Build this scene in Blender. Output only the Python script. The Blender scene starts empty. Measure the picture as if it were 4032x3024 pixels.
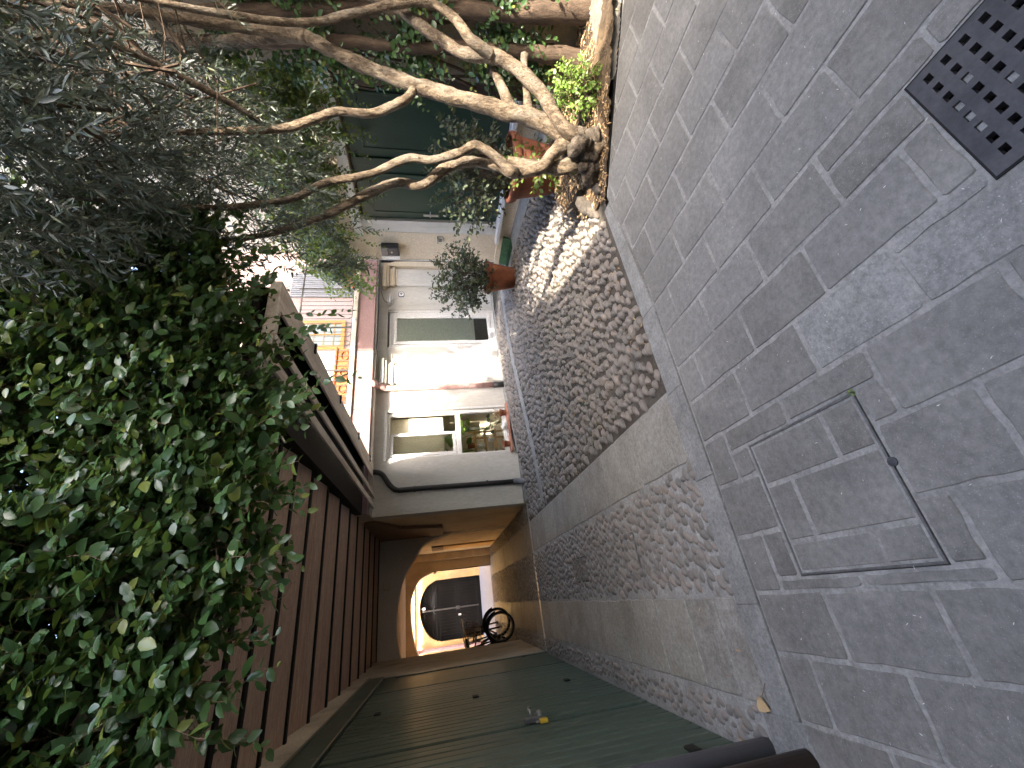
import bpy, bmesh, math, random
import numpy as np
from mathutils import Vector, Matrix, noise as mnoise

random.seed(7); rng = np.random.default_rng(11)
S = bpy.context.scene
COL = S.collection
rad = math.radians

# ------------------------------------------------------------------ camera, sky, sun, exposure
cam = bpy.data.cameras.new('camera'); cam_o = bpy.data.objects.new('camera', cam); COL.objects.link(cam_o)
YAW, PITCH, ROLL, CAM_H = rad(27.697), rad(10.810), rad(-2.131), 1.45
_f = Vector((math.sin(YAW)*math.cos(PITCH), math.cos(YAW)*math.cos(PITCH), -math.sin(PITCH)))
_r = Vector((math.cos(YAW), -math.sin(YAW), 0)); _u = _r.cross(_f)
_r2 = _r*math.cos(ROLL) + _u*math.sin(ROLL); _u2 = _u*math.cos(ROLL) - _r*math.sin(ROLL)
# the photograph is stored turned a quarter: its left side is up
mx = Matrix((-_u2, _r2, -_f)).transposed().to_4x4(); mx.translation = (0, 0, CAM_H)
cam_o.matrix_world = mx
cam.sensor_fit = 'HORIZONTAL'; cam.sensor_width = 36; cam.lens = 1598.05/4032*36
cam.clip_start = .02; cam.clip_end = 500
S.camera = cam_o

SUN_TRAVEL = Vector((.25, 1, -1.03)).normalized()
W = bpy.data.worlds.new('World'); S.world = W; W.use_nodes = True
nt = W.node_tree; bg = nt.nodes['Background']
sky = nt.nodes.new('ShaderNodeTexSky'); sky.sky_type = 'NISHITA'; sky.sun_disc = False
sky.sun_elevation = math.asin(-SUN_TRAVEL.z); sky.sun_rotation = rad(194)
sky.air_density = 1; sky.dust_density = 3.2; sky.ozone_density = .3
nt.links.new(sky.outputs[0], bg.inputs[0]); bg.inputs[1].default_value = .15
sl = bpy.data.lights.new('sun', 'SUN'); sl.energy = 2.0; sl.angle = rad(.55); sl.color = (1, .89, .74)
so = bpy.data.objects.new('sun', sl); COL.objects.link(so)
so.rotation_euler = SUN_TRAVEL.to_track_quat('-Z', 'Y').to_euler(); so.location = (-2, -8, 9)
S.view_settings.view_transform = 'Standard'; S.view_settings.look = 'None'
S.view_settings.gamma = 1; S.view_settings.use_curve_mapping = False
S.view_settings.exposure = 3.6
S.cycles.max_bounces = 7; S.cycles.diffuse_bounces = 5; S.cycles.glossy_bounces = 3
S.cycles.transparent_max_bounces = 8; S.cycles.transmission_bounces = 4
S.cycles.use_denoising = True
S.cycles.sample_clamp_indirect = 8

# ------------------------------------------------------------------ materials
def N(t, typ, **kw):
    n = t.nodes.new(typ)
    for k, v in kw.items():
        if k in n.inputs.keys() if isinstance(k, str) else False: n.inputs[k].default_value = v
        else: setattr(n, k, v)
    return n

def c4(c): return (c[0], c[1], c[2], 1)

def mixcol(t, fac, a, b, mode='MIX'):
    m = t.nodes.new('ShaderNodeMix'); m.data_type = 'RGBA'; m.blend_type = mode
    for sock, val in ((0, fac), (6, a), (7, b)):
        if hasattr(val, 'links') or isinstance(val, bpy.types.NodeSocket): t.links.new(val, m.inputs[sock])
        else: m.inputs[sock].default_value = val if sock == 0 else c4(val)
    return m.outputs[2]

def noise(t, vec, scale, detail=5, rough=.6):
    n = t.nodes.new('ShaderNodeTexNoise'); n.inputs['Scale'].default_value = scale
    n.inputs['Detail'].default_value = detail; n.inputs['Roughness'].default_value = rough
    if vec is not None: t.links.new(vec, n.inputs['Vector'])
    return n.outputs['Fac']

def ramp(t, fac, lo, hi):
    r = t.nodes.new('ShaderNodeMapRange'); r.inputs[1].default_value = lo; r.inputs[2].default_value = hi
    t.links.new(fac, r.inputs[0]); return r.outputs[0]

def tint_value(t):
    a = t.nodes.new('ShaderNodeAttribute'); a.attribute_name = 'tint'
    o = t.nodes.new('ShaderNodeObjectInfo')
    s = t.nodes.new('ShaderNodeMath'); s.operation = 'ADD'
    t.links.new(a.outputs['Fac'], s.inputs[0]); t.links.new(o.outputs['Random'], s.inputs[1])
    f = t.nodes.new('ShaderNodeMath'); f.operation = 'FRACT'; t.links.new(s.outputs[0], f.inputs[0])
    return f.outputs[0]

def rough_poly(pts, step=.05, amp=.0016, corner=.006):
    """hand cut outline: rounded corners, edges that wander"""
    out = []; n = len(pts)
    for i in range(n):
        a, b = pts[i], pts[(i+1) % n]; L_ = math.hypot(b[0]-a[0], b[1]-a[1])
        if L_ < corner*3: out.append(a); continue
        c0 = corner*random.uniform(.5, 1.8)/L_; c1 = 1-corner*random.uniform(.5, 1.8)/L_; m_ = max(1, int(L_/step)); nx, ny = -(b[1]-a[1])/L_, (b[0]-a[0])/L_
        for k in range(m_+1):
            t = c0+(c1-c0)*k/m_; q = random.gauss(0, amp)-(random.random() < .06)*-.004
            out.append((a[0]+(b[0]-a[0])*t+nx*q, a[1]+(b[1]-a[1])*t+ny*q))
    return out

def mat(name, c1, c2=None, scale=6, rough=.75, bump=.15, bscale=60, bdist=.004, stretch=(1, 1, 1), c3=None, s3=.8,
        tint=None, tamt=.5, spec=.35, metal=0, speck=None, speck_scale=220, lo=.35, hi=.65, rvar=.1, grain=.22, gs=45):
    m = bpy.data.materials.new(name); m.use_nodes = True; t = m.node_tree; b = t.nodes['Principled BSDF']
    tc = t.nodes.new('ShaderNodeTexCoord'); mp = t.nodes.new('ShaderNodeMapping')
    mp.inputs['Scale'].default_value = stretch; t.links.new(tc.outputs['Object'], mp.inputs[0]); v = mp.outputs[0]
    n1 = noise(t, v, scale)
    col = mixcol(t, ramp(t, n1, lo, hi), c1, c2 if c2 else c1)
    if c3: col = mixcol(t, ramp(t, noise(t, v, s3, 4), .48, .72), col, c3)
    if tint: col = mixcol(t, None or _mul(t, tint_value(t), tamt), col, tint)
    if speck: col = mixcol(t, ramp(t, noise(t, v, speck_scale, 2), .64, .7), col, speck)
    if grain:
        gmr = t.nodes.new('ShaderNodeMapRange'); gmr.inputs[1].default_value = .36; gmr.inputs[2].default_value = .64; gmr.inputs[3].default_value = 1-grain; gmr.inputs[4].default_value = 1+grain
        t.links.new(noise(t, v, gs, 8, .8), gmr.inputs[0])
        hs = t.nodes.new('ShaderNodeHueSaturation'); t.links.new(gmr.outputs[0], hs.inputs['Value']); t.links.new(col, hs.inputs['Color']); col = hs.outputs[0]
    t.links.new(col, b.inputs['Base Color'])
    b.inputs['Roughness'].default_value = rough; b.inputs['Specular IOR Level'].default_value = spec; b.inputs['Metallic'].default_value = metal
    if rvar:
        r = t.nodes.new('ShaderNodeMapRange'); r.inputs[3].default_value = max(.05, rough-rvar); r.inputs[4].default_value = min(1, rough+rvar)
        t.links.new(n1, r.inputs[0]); t.links.new(r.outputs[0], b.inputs['Roughness'])
    if bump:
        bp = t.nodes.new('ShaderNodeBump'); bp.inputs['Strength'].default_value = bump; bp.inputs['Distance'].default_value = bdist
        t.links.new(noise(t, v, bscale, 6, .65), bp.inputs['Height']); t.links.new(bp.outputs[0], b.inputs['Normal'])
    return m

def _mul(t, a, k):
    x = t.nodes.new('ShaderNodeMath'); x.operation = 'MULTIPLY'; t.links.new(a, x.inputs[0]); x.inputs[1].default_value = k; return x.outputs[0]

def leafmat(name, c1, c2, c3, under=None, rough=.4, trans=.25, spec=.5, tcol=None):
    m = bpy.data.materials.new(name); m.use_nodes = True; t = m.node_tree; b = t.nodes['Principled BSDF']
    tv = tint_value(t)
    col = mixcol(t, ramp(t, tv, 0, .75), c1, c2); col = mixcol(t, ramp(t, tv, .92, .95), col, c3)
    if under:
        g = t.nodes.new('ShaderNodeNewGeometry'); col = mixcol(t, g.outputs['Backfacing'], col, under)
    t.links.new(col, b.inputs['Base Color']); b.inputs['Roughness'].default_value = rough; b.inputs['Specular IOR Level'].default_value = spec
    tr = t.nodes.new('ShaderNodeBsdfTranslucent')
    t.links.new(mixcol(t, .6, col, tcol or (.18, .26, .03)), tr.inputs[0])
    mx_ = t.nodes.new('ShaderNodeMixShader'); mx_.inputs[0].default_value = trans
    t.links.new(b.outputs[0], mx_.inputs[1]); t.links.new(tr.outputs[0], mx_.inputs[2])
    t.links.new(mx_.outputs[0], t.nodes['Material Output'].inputs[0])
    return m

def glassmat(name, tint=(.9, .95, .92), refl=.1):
    m = bpy.data.materials.new(name); m.use_nodes = True; t = m.node_tree
    for n in list(t.nodes):
        if n.type == 'BSDF_PRINCIPLED': t.nodes.remove(n)
    tr = t.nodes.new('ShaderNodeBsdfTransparent'); tr.inputs[0].default_value = c4(tint)
    gl = t.nodes.new('ShaderNodeBsdfGlossy'); gl.inputs['Roughness'].default_value = .02
    fr = t.nodes.new('ShaderNodeFresnel'); fr.inputs[0].default_value = 1.5
    mx_ = t.nodes.new('ShaderNodeMixShader'); t.links.new(fr.outputs[0], mx_.inputs[0])
    t.links.new(tr.outputs[0], mx_.inputs[1]); t.links.new(gl.outputs[0], mx_.inputs[2])
    t.links.new(mx_.outputs[0], t.nodes['Material Output'].inputs[0]); return m

MT = dict(
 slate=mat('slate', (.124, .120, .112), (.177, .172, .161), 5, .68, .4, 150, .002, c3=(.25, .243, .228), s3=1.3, tint=(.205, .203, .198), tamt=.65, speck=(.31, .31, .30), speck_scale=230, grain=.24, gs=30),
 mortar=mat('mortar', (.235, .23, .22), (.31, .303, .29), 14, .9, .5, 160, .004, c3=(.165, .163, .156), s3=3, grain=.28, gs=60),
 mortar_light=mat('mortar_light', (.25, .248, .238), (.34, .335, .322), 14, .9, .6, 120, .006, c3=(.20, .196, .186), s3=2, grain=.3, gs=55),
 cement=mat('cement', (.19, .19, .186), (.27, .27, .262), 7, .85, .45, 130, .004, c3=(.15, .148, .142), s3=1.7, speck=(.36, .36, .35), speck_scale=150, grain=.3, gs=50),
 pathstone=mat('path_stone', (.19, .18, .162), (.29, .28, .257), 6, .62, .45, 90, .005, c3=(.15, .138, .12), s3=1.9, tint=(.32, .31, .27), tamt=.5, speck=(.38, .37, .35), speck_scale=120, grain=.32, gs=34),
 cobble=mat('cobble', (.102, .097, .090), (.20, .190, .176), 20, .5, .3, 150, .002, tint=(.235, .20, .175), tamt=.9, speck=(.31, .30, .285), speck_scale=170, grain=.3, gs=70),
 bedding=mat('cobble_bedding', (.045, .038, .03), (.085, .072, .058), 14, .95, .5, 140, .006, c3=(.13, .12, .105), s3=.9),
 soil=mat('soil', (.04, .026, .016), (.10, .068, .04), 16, .95, .8, 60, .02, c3=(.15, .105, .06), s3=2.5),
 kerb=mat('kerb_cement', (.10, .094, .08), (.15, .142, .125), 8, .9, .4, 90, .006),
 plaster_grey=mat('plaster_grey', (.57, .555, .52), (.64, .625, .59), 3, .9, .25, 90, .004, stretch=(1.6, 1.6, .35), c3=(.47, .455, .41), s3=1.5, grain=.12, gs=30),
 plaster_shaded=mat('plaster_shaded', (.26, .22, .165), (.34, .29, .22), 4, .9, .4, 70, .006, c3=(.17, .14, .10), s3=2),  # cream plaster with the right wall's shade darkened into it
 plaster_cream=mat('plaster_cream', (.62, .53, .40), (.68, .59, .46), 3, .9, .25, 90, .004, c3=(.57, .48, .36), s3=.9),
 plaster_left=mat('plaster_left', (.52, .46, .36), (.62, .56, .45), 4, .9, .4, 70, .006, c3=(.36, .30, .22), s3=2.2),
 plaster_dark=mat('plaster_dark', (.46, .42, .37), (.52, .47, .41), 3, .9, .2, 60, .004),
 ochre=mat('plaster_ochre', (.56, .36, .14), (.64, .45, .21), 3, .9, .25, 70, .005, c3=(.47, .31, .16), s3=1.4),
 passage=mat('plaster_passage', (.66, .53, .36), (.73, .61, .44), 3, .9, .3, 60, .005, c3=(.54, .41, .27), s3=1.6),
 pink=mat('plaster_pink', (.28, .178, .168), (.32, .21, .198), 4, .9, .2, 90, .004, c3=(.25, .155, .148), s3=2),
 pinkhouse=mat('plaster_pinkhouse', (.25, .18, .16), (.28, .205, .182), 3, .9, .2, 60, .004),
 white=mat('white_paint', (.74, .74, .74), (.78, .78, .78), 4, .35, .03, 60, .002),
 whitewall=mat('white_wall', (.74, .72, .68), (.78, .76, .72), 3, .9, .2, 60, .004),
 greendoor=mat('green_door_paint', (.010, .035, .024), (.014, .044, .031), 4, .38, .05, 50, .002, spec=.5),
 garage=mat('garage_paint', (.050, .080, .060), (.064, .098, .075), 3, .42, .15, 40, .003, stretch=(1, 1, .25), c3=(.085, .112, .088), s3=1.3, tint=(.046, .066, .05), tamt=.6, spec=.5, speck=(.13, .15, .125), speck_scale=22, grain=.18, gs=16),
 iron=mat('iron', (.006, .006, .0065), (.012, .0115, .011), 20, .55, .2, 90, .002, spec=.25),
 ironlight=mat('weathered_iron', (.05, .047, .042), (.08, .075, .065), 20, .55, .2, 90, .002, spec=.4),
 wood=mat('ceiling_wood', (.38, .255, .19), (.53, .375, .285), 5, .7, .3, 30, .004, stretch=(.6, 6, 6), c3=(.56, .42, .33), s3=1.2, tint=(.50, .36, .28), tamt=.65, speck=(.15, .09, .065), speck_scale=60, grain=.26, gs=20),
 wooddark=mat('dark_wood', (.005, .004, .0035), (.011, .008, .007), 6, .8, .2, 40, .004, stretch=(5, .6, 5)),
 woodgrey=mat('weathered_wood', (.58, .51, .44), (.74, .67, .60), 6, .8, .35, 40, .005, stretch=(6, .5, 6), c3=(.44, .36, .29), s3=2),
 woodbrown=mat('brown_wood', (.16, .10, .06), (.24, .155, .10), 6, .75, .3, 40, .005, stretch=(5, 5, .5)),
 terracotta=mat('terracotta', (.21, .068, .032), (.28, .098, .047), 6, .8, .15, 90, .003, c3=(.34, .14, .075), s3=2.5),
 terracotta2=mat('terracotta_orange', (.30, .10, .036), (.36, .13, .05), 6, .8, .15, 90, .003),
 terracotta3=mat('terracotta_shaded', (.085, .026, .014), (.12, .038, .02), 6, .8, .15, 90, .003),  # terracotta darkened, the large pot's shade put into its colour
 pipegrey=mat('pipe_grey', (.12, .125, .15), (.15, .155, .18), 3, .4, .03, 60, .002, spec=.5, grain=.06),
 pipebrown=mat('pipe_brown', (.035, .022, .019), (.05, .032, .026), 3, .4, .03, 60, .002, spec=.5),
 pipeblack=mat('pipe_black', (.014, .013, .014), (.03, .028, .028), 8, .5, .05, 60, .002),
 pipepink=mat('pipe_pink', (.46, .25, .23), (.56, .36, .33), 9, .6, .15, 60, .003, c3=(.30, .19, .18), s3=4, speck=(.62, .5, .48), speck_scale=25),
 bark=mat('olive_bark', (.075, .054, .035), (.18, .137, .094), 26, .95, 1, 75, .02, stretch=(1, 1, .45), c3=(.20, .172, .137), s3=7, speck=(.04, .028, .018), speck_scale=60, lo=.42, hi=.58, grain=.4, gs=90),
 vinebark=mat('vine_bark', (.050, .034, .023), (.11, .076, .052), 14, .95, .8, 60, .012, stretch=(2, 2, .5)),
 rock=mat('rock', (.055, .047, .039), (.13, .11, .09), 12, .9, .9, 50, .012, c3=(.04, .034, .028), s3=4),
 stump=mat('stump_bark', (.022, .017, .012), (.085, .066, .048), 22, .95, 1, 60, .02, c3=(.12, .10, .08), s3=6, grain=.4, gs=80),
 litter=mat('dry_leaf', (.22, .11, .05), (.40, .25, .12), 9, .8, .1, 60, .002, tint=(.52, .40, .23), tamt=.8),
 pale=mat('pale_litter', (.6, .58, .52), (.7, .68, .63), 9, .8, 0),
 castiron=mat('cast_iron', (.030, .030, .036), (.052, .052, .060), 10, .5, .25, 120, .002, c3=(.075, .073, .078), s3=3, spec=.5),
 steel=mat('steel', (.38, .38, .38), (.48, .48, .48), 30, .35, .05, 60, .001, metal=.9),
 dull=mat('dull_metal', (.12, .12, .125), (.18, .18, .18), 30, .5, .1, 90, .001, metal=.5),
 lane=mat('lane_stone', (.20, .20, .215), (.30, .30, .315), 6, .5, .5, 25, .012),
 ochreframe=mat('ochre_frame', (.30, .15, .035), (.34, .175, .045), 5, .6, .1, 40, .003),
 windowpane=mat('window_pane', (.16, .18, .16), (.20, .22, .19), 3, .25, .02, 30, .001),
 blind=mat('blind_green', (.72, .82, .74), (.76, .86, .78), 4, .6, .02, 60, .001),
 slatgrey=mat('slat_grey', (.13, .127, .127), (.165, .16, .16), 6, .6, .1, 40, .003),
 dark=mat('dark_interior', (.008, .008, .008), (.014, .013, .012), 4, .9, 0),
 beige=mat('beige_wall', (.74, .69, .52), (.78, .73, .57), 2, .9, .05, 60, .002),
 brick=mat('brick_sill', (.38, .17, .12), (.48, .25, .19), 14, .85, .3, 90, .004),
 yellow=mat('yellow_plastic', (.62, .42, .03), (.66, .46, .05), 5, .5, 0),
 blue=mat('blue_paint', (.03, .06, .14), (.04, .07, .16), 5, .5, 0),
 matgreen=mat('mat_green', (.025, .07, .03), (.045, .11, .05), 30, .85, .6, 90, .006),
 lightwood=mat('light_wood', (.55, .33, .11), (.66, .42, .16), 8, .5, .1, 40, .002),
 rubber=mat('rubber', (.012, .012, .012), (.02, .02, .02), 8, .7, .1, 60, .002),
 moss=mat('moss', (.05, .075, .015), (.10, .14, .03), 20, .95, .4, 90, .006),
 glass=glassmat('glass', (.97, .98, .97)),
 vine=leafmat('vine_leaf', (.024, .064, .022), (.062, .128, .036), (.20, .24, .05), rough=.33, trans=.22, spec=.55),
 olive=leafmat('olive_leaf', (.026, .040, .028), (.052, .072, .052), (.13, .15, .08), under=(.105, .13, .11), rough=.42, trans=.15, spec=.5, tcol=(.14, .16, .06)),
 shrub=leafmat('shrub_leaf', (.028, .042, .026), (.06, .082, .046), (.16, .19, .06), rough=.45, trans=.2, tcol=(.2, .24, .06)),
 bright=leafmat('bright_leaf', (.10, .19, .03), (.19, .30, .06), (.3, .36, .1), rough=.45, trans=.35),
 ivy=leafmat('ivy_leaf', (.035, .07, .015), (.09, .14, .03), (.2, .22, .04), rough=.42, trans=.35, tcol=(.3, .36, .04)),
)

# ------------------------------------------------------------------ mesh helpers
def tag(o, label=None, cat=None, group=None, kind=None):
    if label: o['label'] = label
    if cat: o['category'] = cat
    if group: o['group'] = group
    if kind: o['kind'] = kind
    return o

def link(name, me, parent=None, m=None):
    o = bpy.data.objects.new(name, me); COL.objects.link(o)
    if m: me.materials.clear(); me.materials.append(m)
    if parent: o.parent = parent; o.matrix_parent_inverse = parent.matrix_world.inverted() if False else Matrix(); 
    return o

def thing(name, label, cat, group=None):
    o = bpy.data.objects.new(name, None); COL.objects.link(o); o.empty_display_size = .1
    return tag(o, label, cat, group)

class MB:
    def __init__(s): s.v = []; s.f = []
    def add(s, vs, fs):
        k = len(s.v); s.v += [tuple(p) for p in vs]; s.f += [tuple(i+k for i in q) for q in fs]; return s
    def box(s, x0, x1, y0, y1, z0, z1):
        return s.add([(x0,y0,z0),(x1,y0,z0),(x1,y1,z0),(x0,y1,z0),(x0,y0,z1),(x1,y0,z1),(x1,y1,z1),(x0,y1,z1)],
                     [(0,3,2,1),(4,5,6,7),(0,1,5,4),(1,2,6,5),(2,3,7,6),(3,0,4,7)])
    def cbox(s, x0, x1, y0, y1, z0, z1, c=.004, M=None):
        cx, cy, cz = (x0+x1)/2, (y0+y1)/2, (z0+z1)/2; X, Y, Z = abs(x1-x0)/2, abs(y1-y0)/2, abs(z1-z0)/2
        c = min(c, X*.49, Y*.49, Z*.49); vs = []; ix = {}
        for sx in (-1, 1):
            for sy in (-1, 1):
                for sz in (-1, 1):
                    ix[sx, sy, sz] = len(vs)
                    vs += [(cx+sx*X, cy+sy*(Y-c), cz+sz*(Z-c)), (cx+sx*(X-c), cy+sy*Y, cz+sz*(Z-c)), (cx+sx*(X-c), cy+sy*(Y-c), cz+sz*Z)]
        if M is not None: vs = [tuple(M @ Vector(p)) for p in vs]
        fs = []; I = lambda a, b, d, k: ix[a, b, d]+k
        for q in (-1, 1):
            fs.append([I(q,-1,-1,0), I(q,1,-1,0), I(q,1,1,0), I(q,-1,1,0)][::q])
            fs.append([I(-1,q,-1,1), I(-1,q,1,1), I(1,q,1,1), I(1,q,-1,1)][::q])
            fs.append([I(-1,-1,q,2), I(1,-1,q,2), I(1,1,q,2), I(-1,1,q,2)][::q])
        for a in (-1, 1):
            for b in (-1, 1):
                fs.append([I(a,b,-1,0), I(a,b,-1,1), I(a,b,1,1), I(a,b,1,0)][::-a*b])
                fs.append([I(a,-1,b,0), I(a,1,b,0), I(a,1,b,2), I(a,-1,b,2)][::-a*b])
                fs.append([I(-1,a,b,1), I(-1,a,b,2), I(1,a,b,2), I(1,a,b,1)][::-a*b])
                for d in (-1, 1): fs.append([I(a,b,d,0), I(a,b,d,1), I(a,b,d,2)][::a*b*d])
        return s.add(vs, fs)
    def poly(s, pts, z0, z1, c=0):
        """extruded polygon in x,y with an optional top chamfer"""
        n = len(pts); cx = sum(p[0] for p in pts)/n; cy = sum(p[1] for p in pts)/n
        rings = [[(p[0], p[1], z0) for p in pts]]
        if c:
            rings.append([(p[0], p[1], z1-c) for p in pts]); ins = []
            for p in pts:
                d = math.hypot(p[0]-cx, p[1]-cy) or 1; ins.append((p[0]-(p[0]-cx)/d*c*1.3, p[1]-(p[1]-cy)/d*c*1.3, z1))
            rings.append(ins)
        else: rings.append([(p[0], p[1], z1) for p in pts])
        vs = [p for r in rings for p in r]; fs = []
        for k in range(len(rings)-1):
            for i in range(n):
                j = (i+1) % n; fs.append((k*n+i, k*n+j, (k+1)*n+j, (k+1)*n+i))
        fs.append(tuple((len(rings)-1)*n+i for i in range(n))); return s.add(vs, fs)
    def prism(s, pts, axis, a0, a1):
        """polygon extruded along an axis: pts are the two other coordinates in order"""
        def P(p, a): return {'x': (a, p[0], p[1]), 'y': (p[0], a, p[1]), 'z': (p[0], p[1], a)}[axis]
        n = len(pts); vs = [P(p, a0) for p in pts]+[P(p, a1) for p in pts]
        fs = [(i, (i+1) % n, n+(i+1) % n, n+i) for i in range(n)]+[tuple(range(n))[::-1], tuple(range(n, 2*n))]
        return s.add(vs, fs)
    def tube(s, pts, radii, n=8, rough=0, cap=True, seed=0, smooth=0):
        P = [Vector(p) for p in pts]; R = list(radii) if hasattr(radii, '__len__') else [radii]*len(P)
        if smooth:
            Q, RR = [], []
            for i in range(len(P)-1):
                a, b, c, d = P[max(i-1, 0)], P[i], P[i+1], P[min(i+2, len(P)-1)]
                for k in range(smooth):
                    t = k/smooth
                    Q.append(.5*((2*b)+(c-a)*t+(2*a-5*b+4*c-d)*t*t+(3*b-a-3*c+d)*t**3)); RR.append(R[i]*(1-t)+R[i+1]*t)
            P, R = Q+[P[-1]], RR+[R[-1]]
        vs = []; up = Vector((.13, .27, .95)); prev = None
        for i, p in enumerate(P):
            d = (P[min(i+1, len(P)-1)]-P[max(i-1, 0)]).normalized()
            if prev is None: prev = d.orthogonal().normalized()
            a = (prev-d*prev.dot(d)).normalized(); b = d.cross(a); prev = a
            for k in range(n):
                th = 2*math.pi*k/n; r = R[i]
                if rough:
                    q = Vector((p.x*7+math.cos(th)*.6+seed, p.y*7+math.sin(th)*.6, p.z*7)); r *= 1+rough*mnoise.noise(q)+rough*.6*mnoise.noise(q*3.1)
                vs.append(p+(a*math.cos(th)+b*math.sin(th))*r)
        m = len(P); fs = [(i*n+k, i*n+(k+1) % n, (i+1)*n+(k+1) % n, (i+1)*n+k) for i in range(m-1) for k in range(n)]
        if cap: fs += [tuple(range(n))[::-1], tuple((m-1)*n+k for k in range(n))]
        return s.add(vs, fs)
    def lathe(s, prof, c, n=24, wob=0):
        vs = []
        for r, z in prof:
            for k in range(n):
                th = 2*math.pi*k/n; rr = r*(1+wob*math.sin(3*th+z*9)); vs.append((c[0]+rr*math.cos(th), c[1]+rr*math.sin(th), c[2]+z))
        m = len(prof); fs = [(i*n+k, i*n+(k+1) % n, (i+1)*n+(k+1) % n, (i+1)*n+k) for i in range(m-1) for k in range(n)]
        fs += [tuple(range(n))[::-1], tuple((m-1)*n+k for k in range(n))]
        return s.add(vs, fs)
    def build(s, name, m, parent=None, smooth=False, recalc=False):
        me = bpy.data.meshes.new(name); me.from_pydata(s.v, [], s.f)
        if recalc:
            b = bmesh.new(); b.from_mesh(me); bmesh.ops.recalc_face_normals(b, faces=b.faces); b.to_mesh(me); b.free()
        if smooth: me.polygons.foreach_set('use_smooth', [True]*len(me.polygons))
        me.materials.append(MT[m] if isinstance(m, str) else m)
        o = bpy.data.objects.new(name, me); COL.objects.link(o); o.parent = parent
        return o

def B(name, m, parent, x0, x1, y0, y1, z0, z1, c=.003):
    return MB().cbox(x0, x1, y0, y1, z0, z1, c).build(name, m, parent)

def bulk(name, tv, tf, mats, m, parent=None, tint=None, smooth=False, kind='stuff'):
    """many copies of a small template joined into one mesh; mats is (n,3,4)"""
    mats = np.asarray(mats, float); tv = np.asarray(tv, float); n = len(mats); nv = len(tv)
    V = np.einsum('nij,vj->nvi', mats[:, :, :3], tv)+mats[:, None, :, 3]
    lens = np.array([len(q) for q in tf]); flat = np.concatenate([np.array(q) for q in tf])
    idx = (flat[None, :]+np.arange(n)[:, None]*nv).ravel()
    me = bpy.data.meshes.new(name); me.vertices.add(n*nv); me.vertices.foreach_set('co', V.ravel())
    me.loops.add(len(idx)); me.loops.foreach_set('vertex_index', idx)
    tot = np.tile(lens, n); st = np.concatenate([[0], np.cumsum(tot)[:-1]])
    me.polygons.add(len(tot)); me.polygons.foreach_set('loop_start', st); me.polygons.foreach_set('loop_total', tot)
    if smooth: me.polygons.foreach_set('use_smooth', np.ones(len(tot), bool))
    at = me.attributes.new('tint', 'FLOAT', 'FACE')
    tt = rng.random(n) if tint is None else np.asarray(tint); at.data.foreach_set('value', np.repeat(tt, len(lens)).astype(np.float32))
    me.update(calc_edges=True); me.validate()
    me.materials.append(MT[m]); o = bpy.data.objects.new(name, me); COL.objects.link(o); o.parent = parent
    if kind: o['kind'] = kind
    return o

def pieces(name, tv, tf, mats, m, parent, smooth=False):
    """single objects sharing one template mesh"""
    me = bpy.data.meshes.new(name); me.from_pydata([tuple(p) for p in tv], [], [tuple(q) for q in tf]); me.materials.append(MT[m])
    if smooth: me.polygons.foreach_set('use_smooth', [True]*len(me.polygons))
    for k in mats:
        o = bpy.data.objects.new(name, me); o.matrix_world = Matrix([list(k[0]), list(k[1]), list(k[2]), [0, 0, 0, 1]]); COL.objects.link(o)
        o.parent = parent

def frame_mat(p, d, nrm, s):
    """3x4 matrix: local y along d, local z near nrm"""
    d = d/(np.linalg.norm(d)+1e-9); x = np.cross(d, nrm); x /= (np.linalg.norm(x)+1e-9); z = np.cross(x, d)
    return np.stack([x*s, d*s, z*s, p], 1)

VLEAF = ([(0,0,0),(-.2,.16,.05),(-.31,.45,.07),(-.2,.78,.03),(0,1,-.06),(.2,.78,.03),(.31,.45,.07),(.2,.16,.05),(0,.3,0),(0,.65,0)],
         [(0,8,1),(1,8,2),(2,8,9),(2,9,3),(3,9,4),(4,9,5),(5,9,6),(6,9,8),(6,8,7),(7,8,0)])
OLEAF = ([(0,0,0),(-.085,.3,.02),(-.095,.62,.02),(0,1,-.05),(.095,.62,.02),(.085,.3,.02),(0,.5,-.01)],
         [(0,6,1),(1,6,2),(2,6,3),(3,6,4),(4,6,5),(5,6,0)])
# ------------------------------------------------------------------ the ground
def ss(t): t = max(0., min(1., t)); return t*t*(3-2*t)
def g(x, y): return .15*ss((x-1.2)/3.0)*ss((y-2.3)/2.6)

def structure(name, mb, m, parent=None): return tag(mb.build(name, m, parent), kind='structure')

def grid_sheet(x0, x1, y0, y1, nx, ny, zf, keep=None):
    mb = MB(); vs = [(x0+(x1-x0)*i/nx, y0+(y1-y0)*j/ny) for j in range(ny+1) for i in range(nx+1)]
    fs = []
    for j in range(ny):
        for i in range(nx):
            q = (j*(nx+1)+i, j*(nx+1)+i+1, (j+1)*(nx+1)+i+1, (j+1)*(nx+1)+i)
            c = [sum(vs[k][a] for k in q)/4 for a in (0, 1)]
            if keep is None or keep(*c): fs.append(q)
    return mb.add([(x, y, zf(x, y)) for x, y in vs], fs)

structure('ground', MB().add([(-150, -150, -.12), (150, -150, -.12), (150, 150, -.12), (-150, 150, -.12)], [(0, 1, 2, 3)]), 'bedding')

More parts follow.
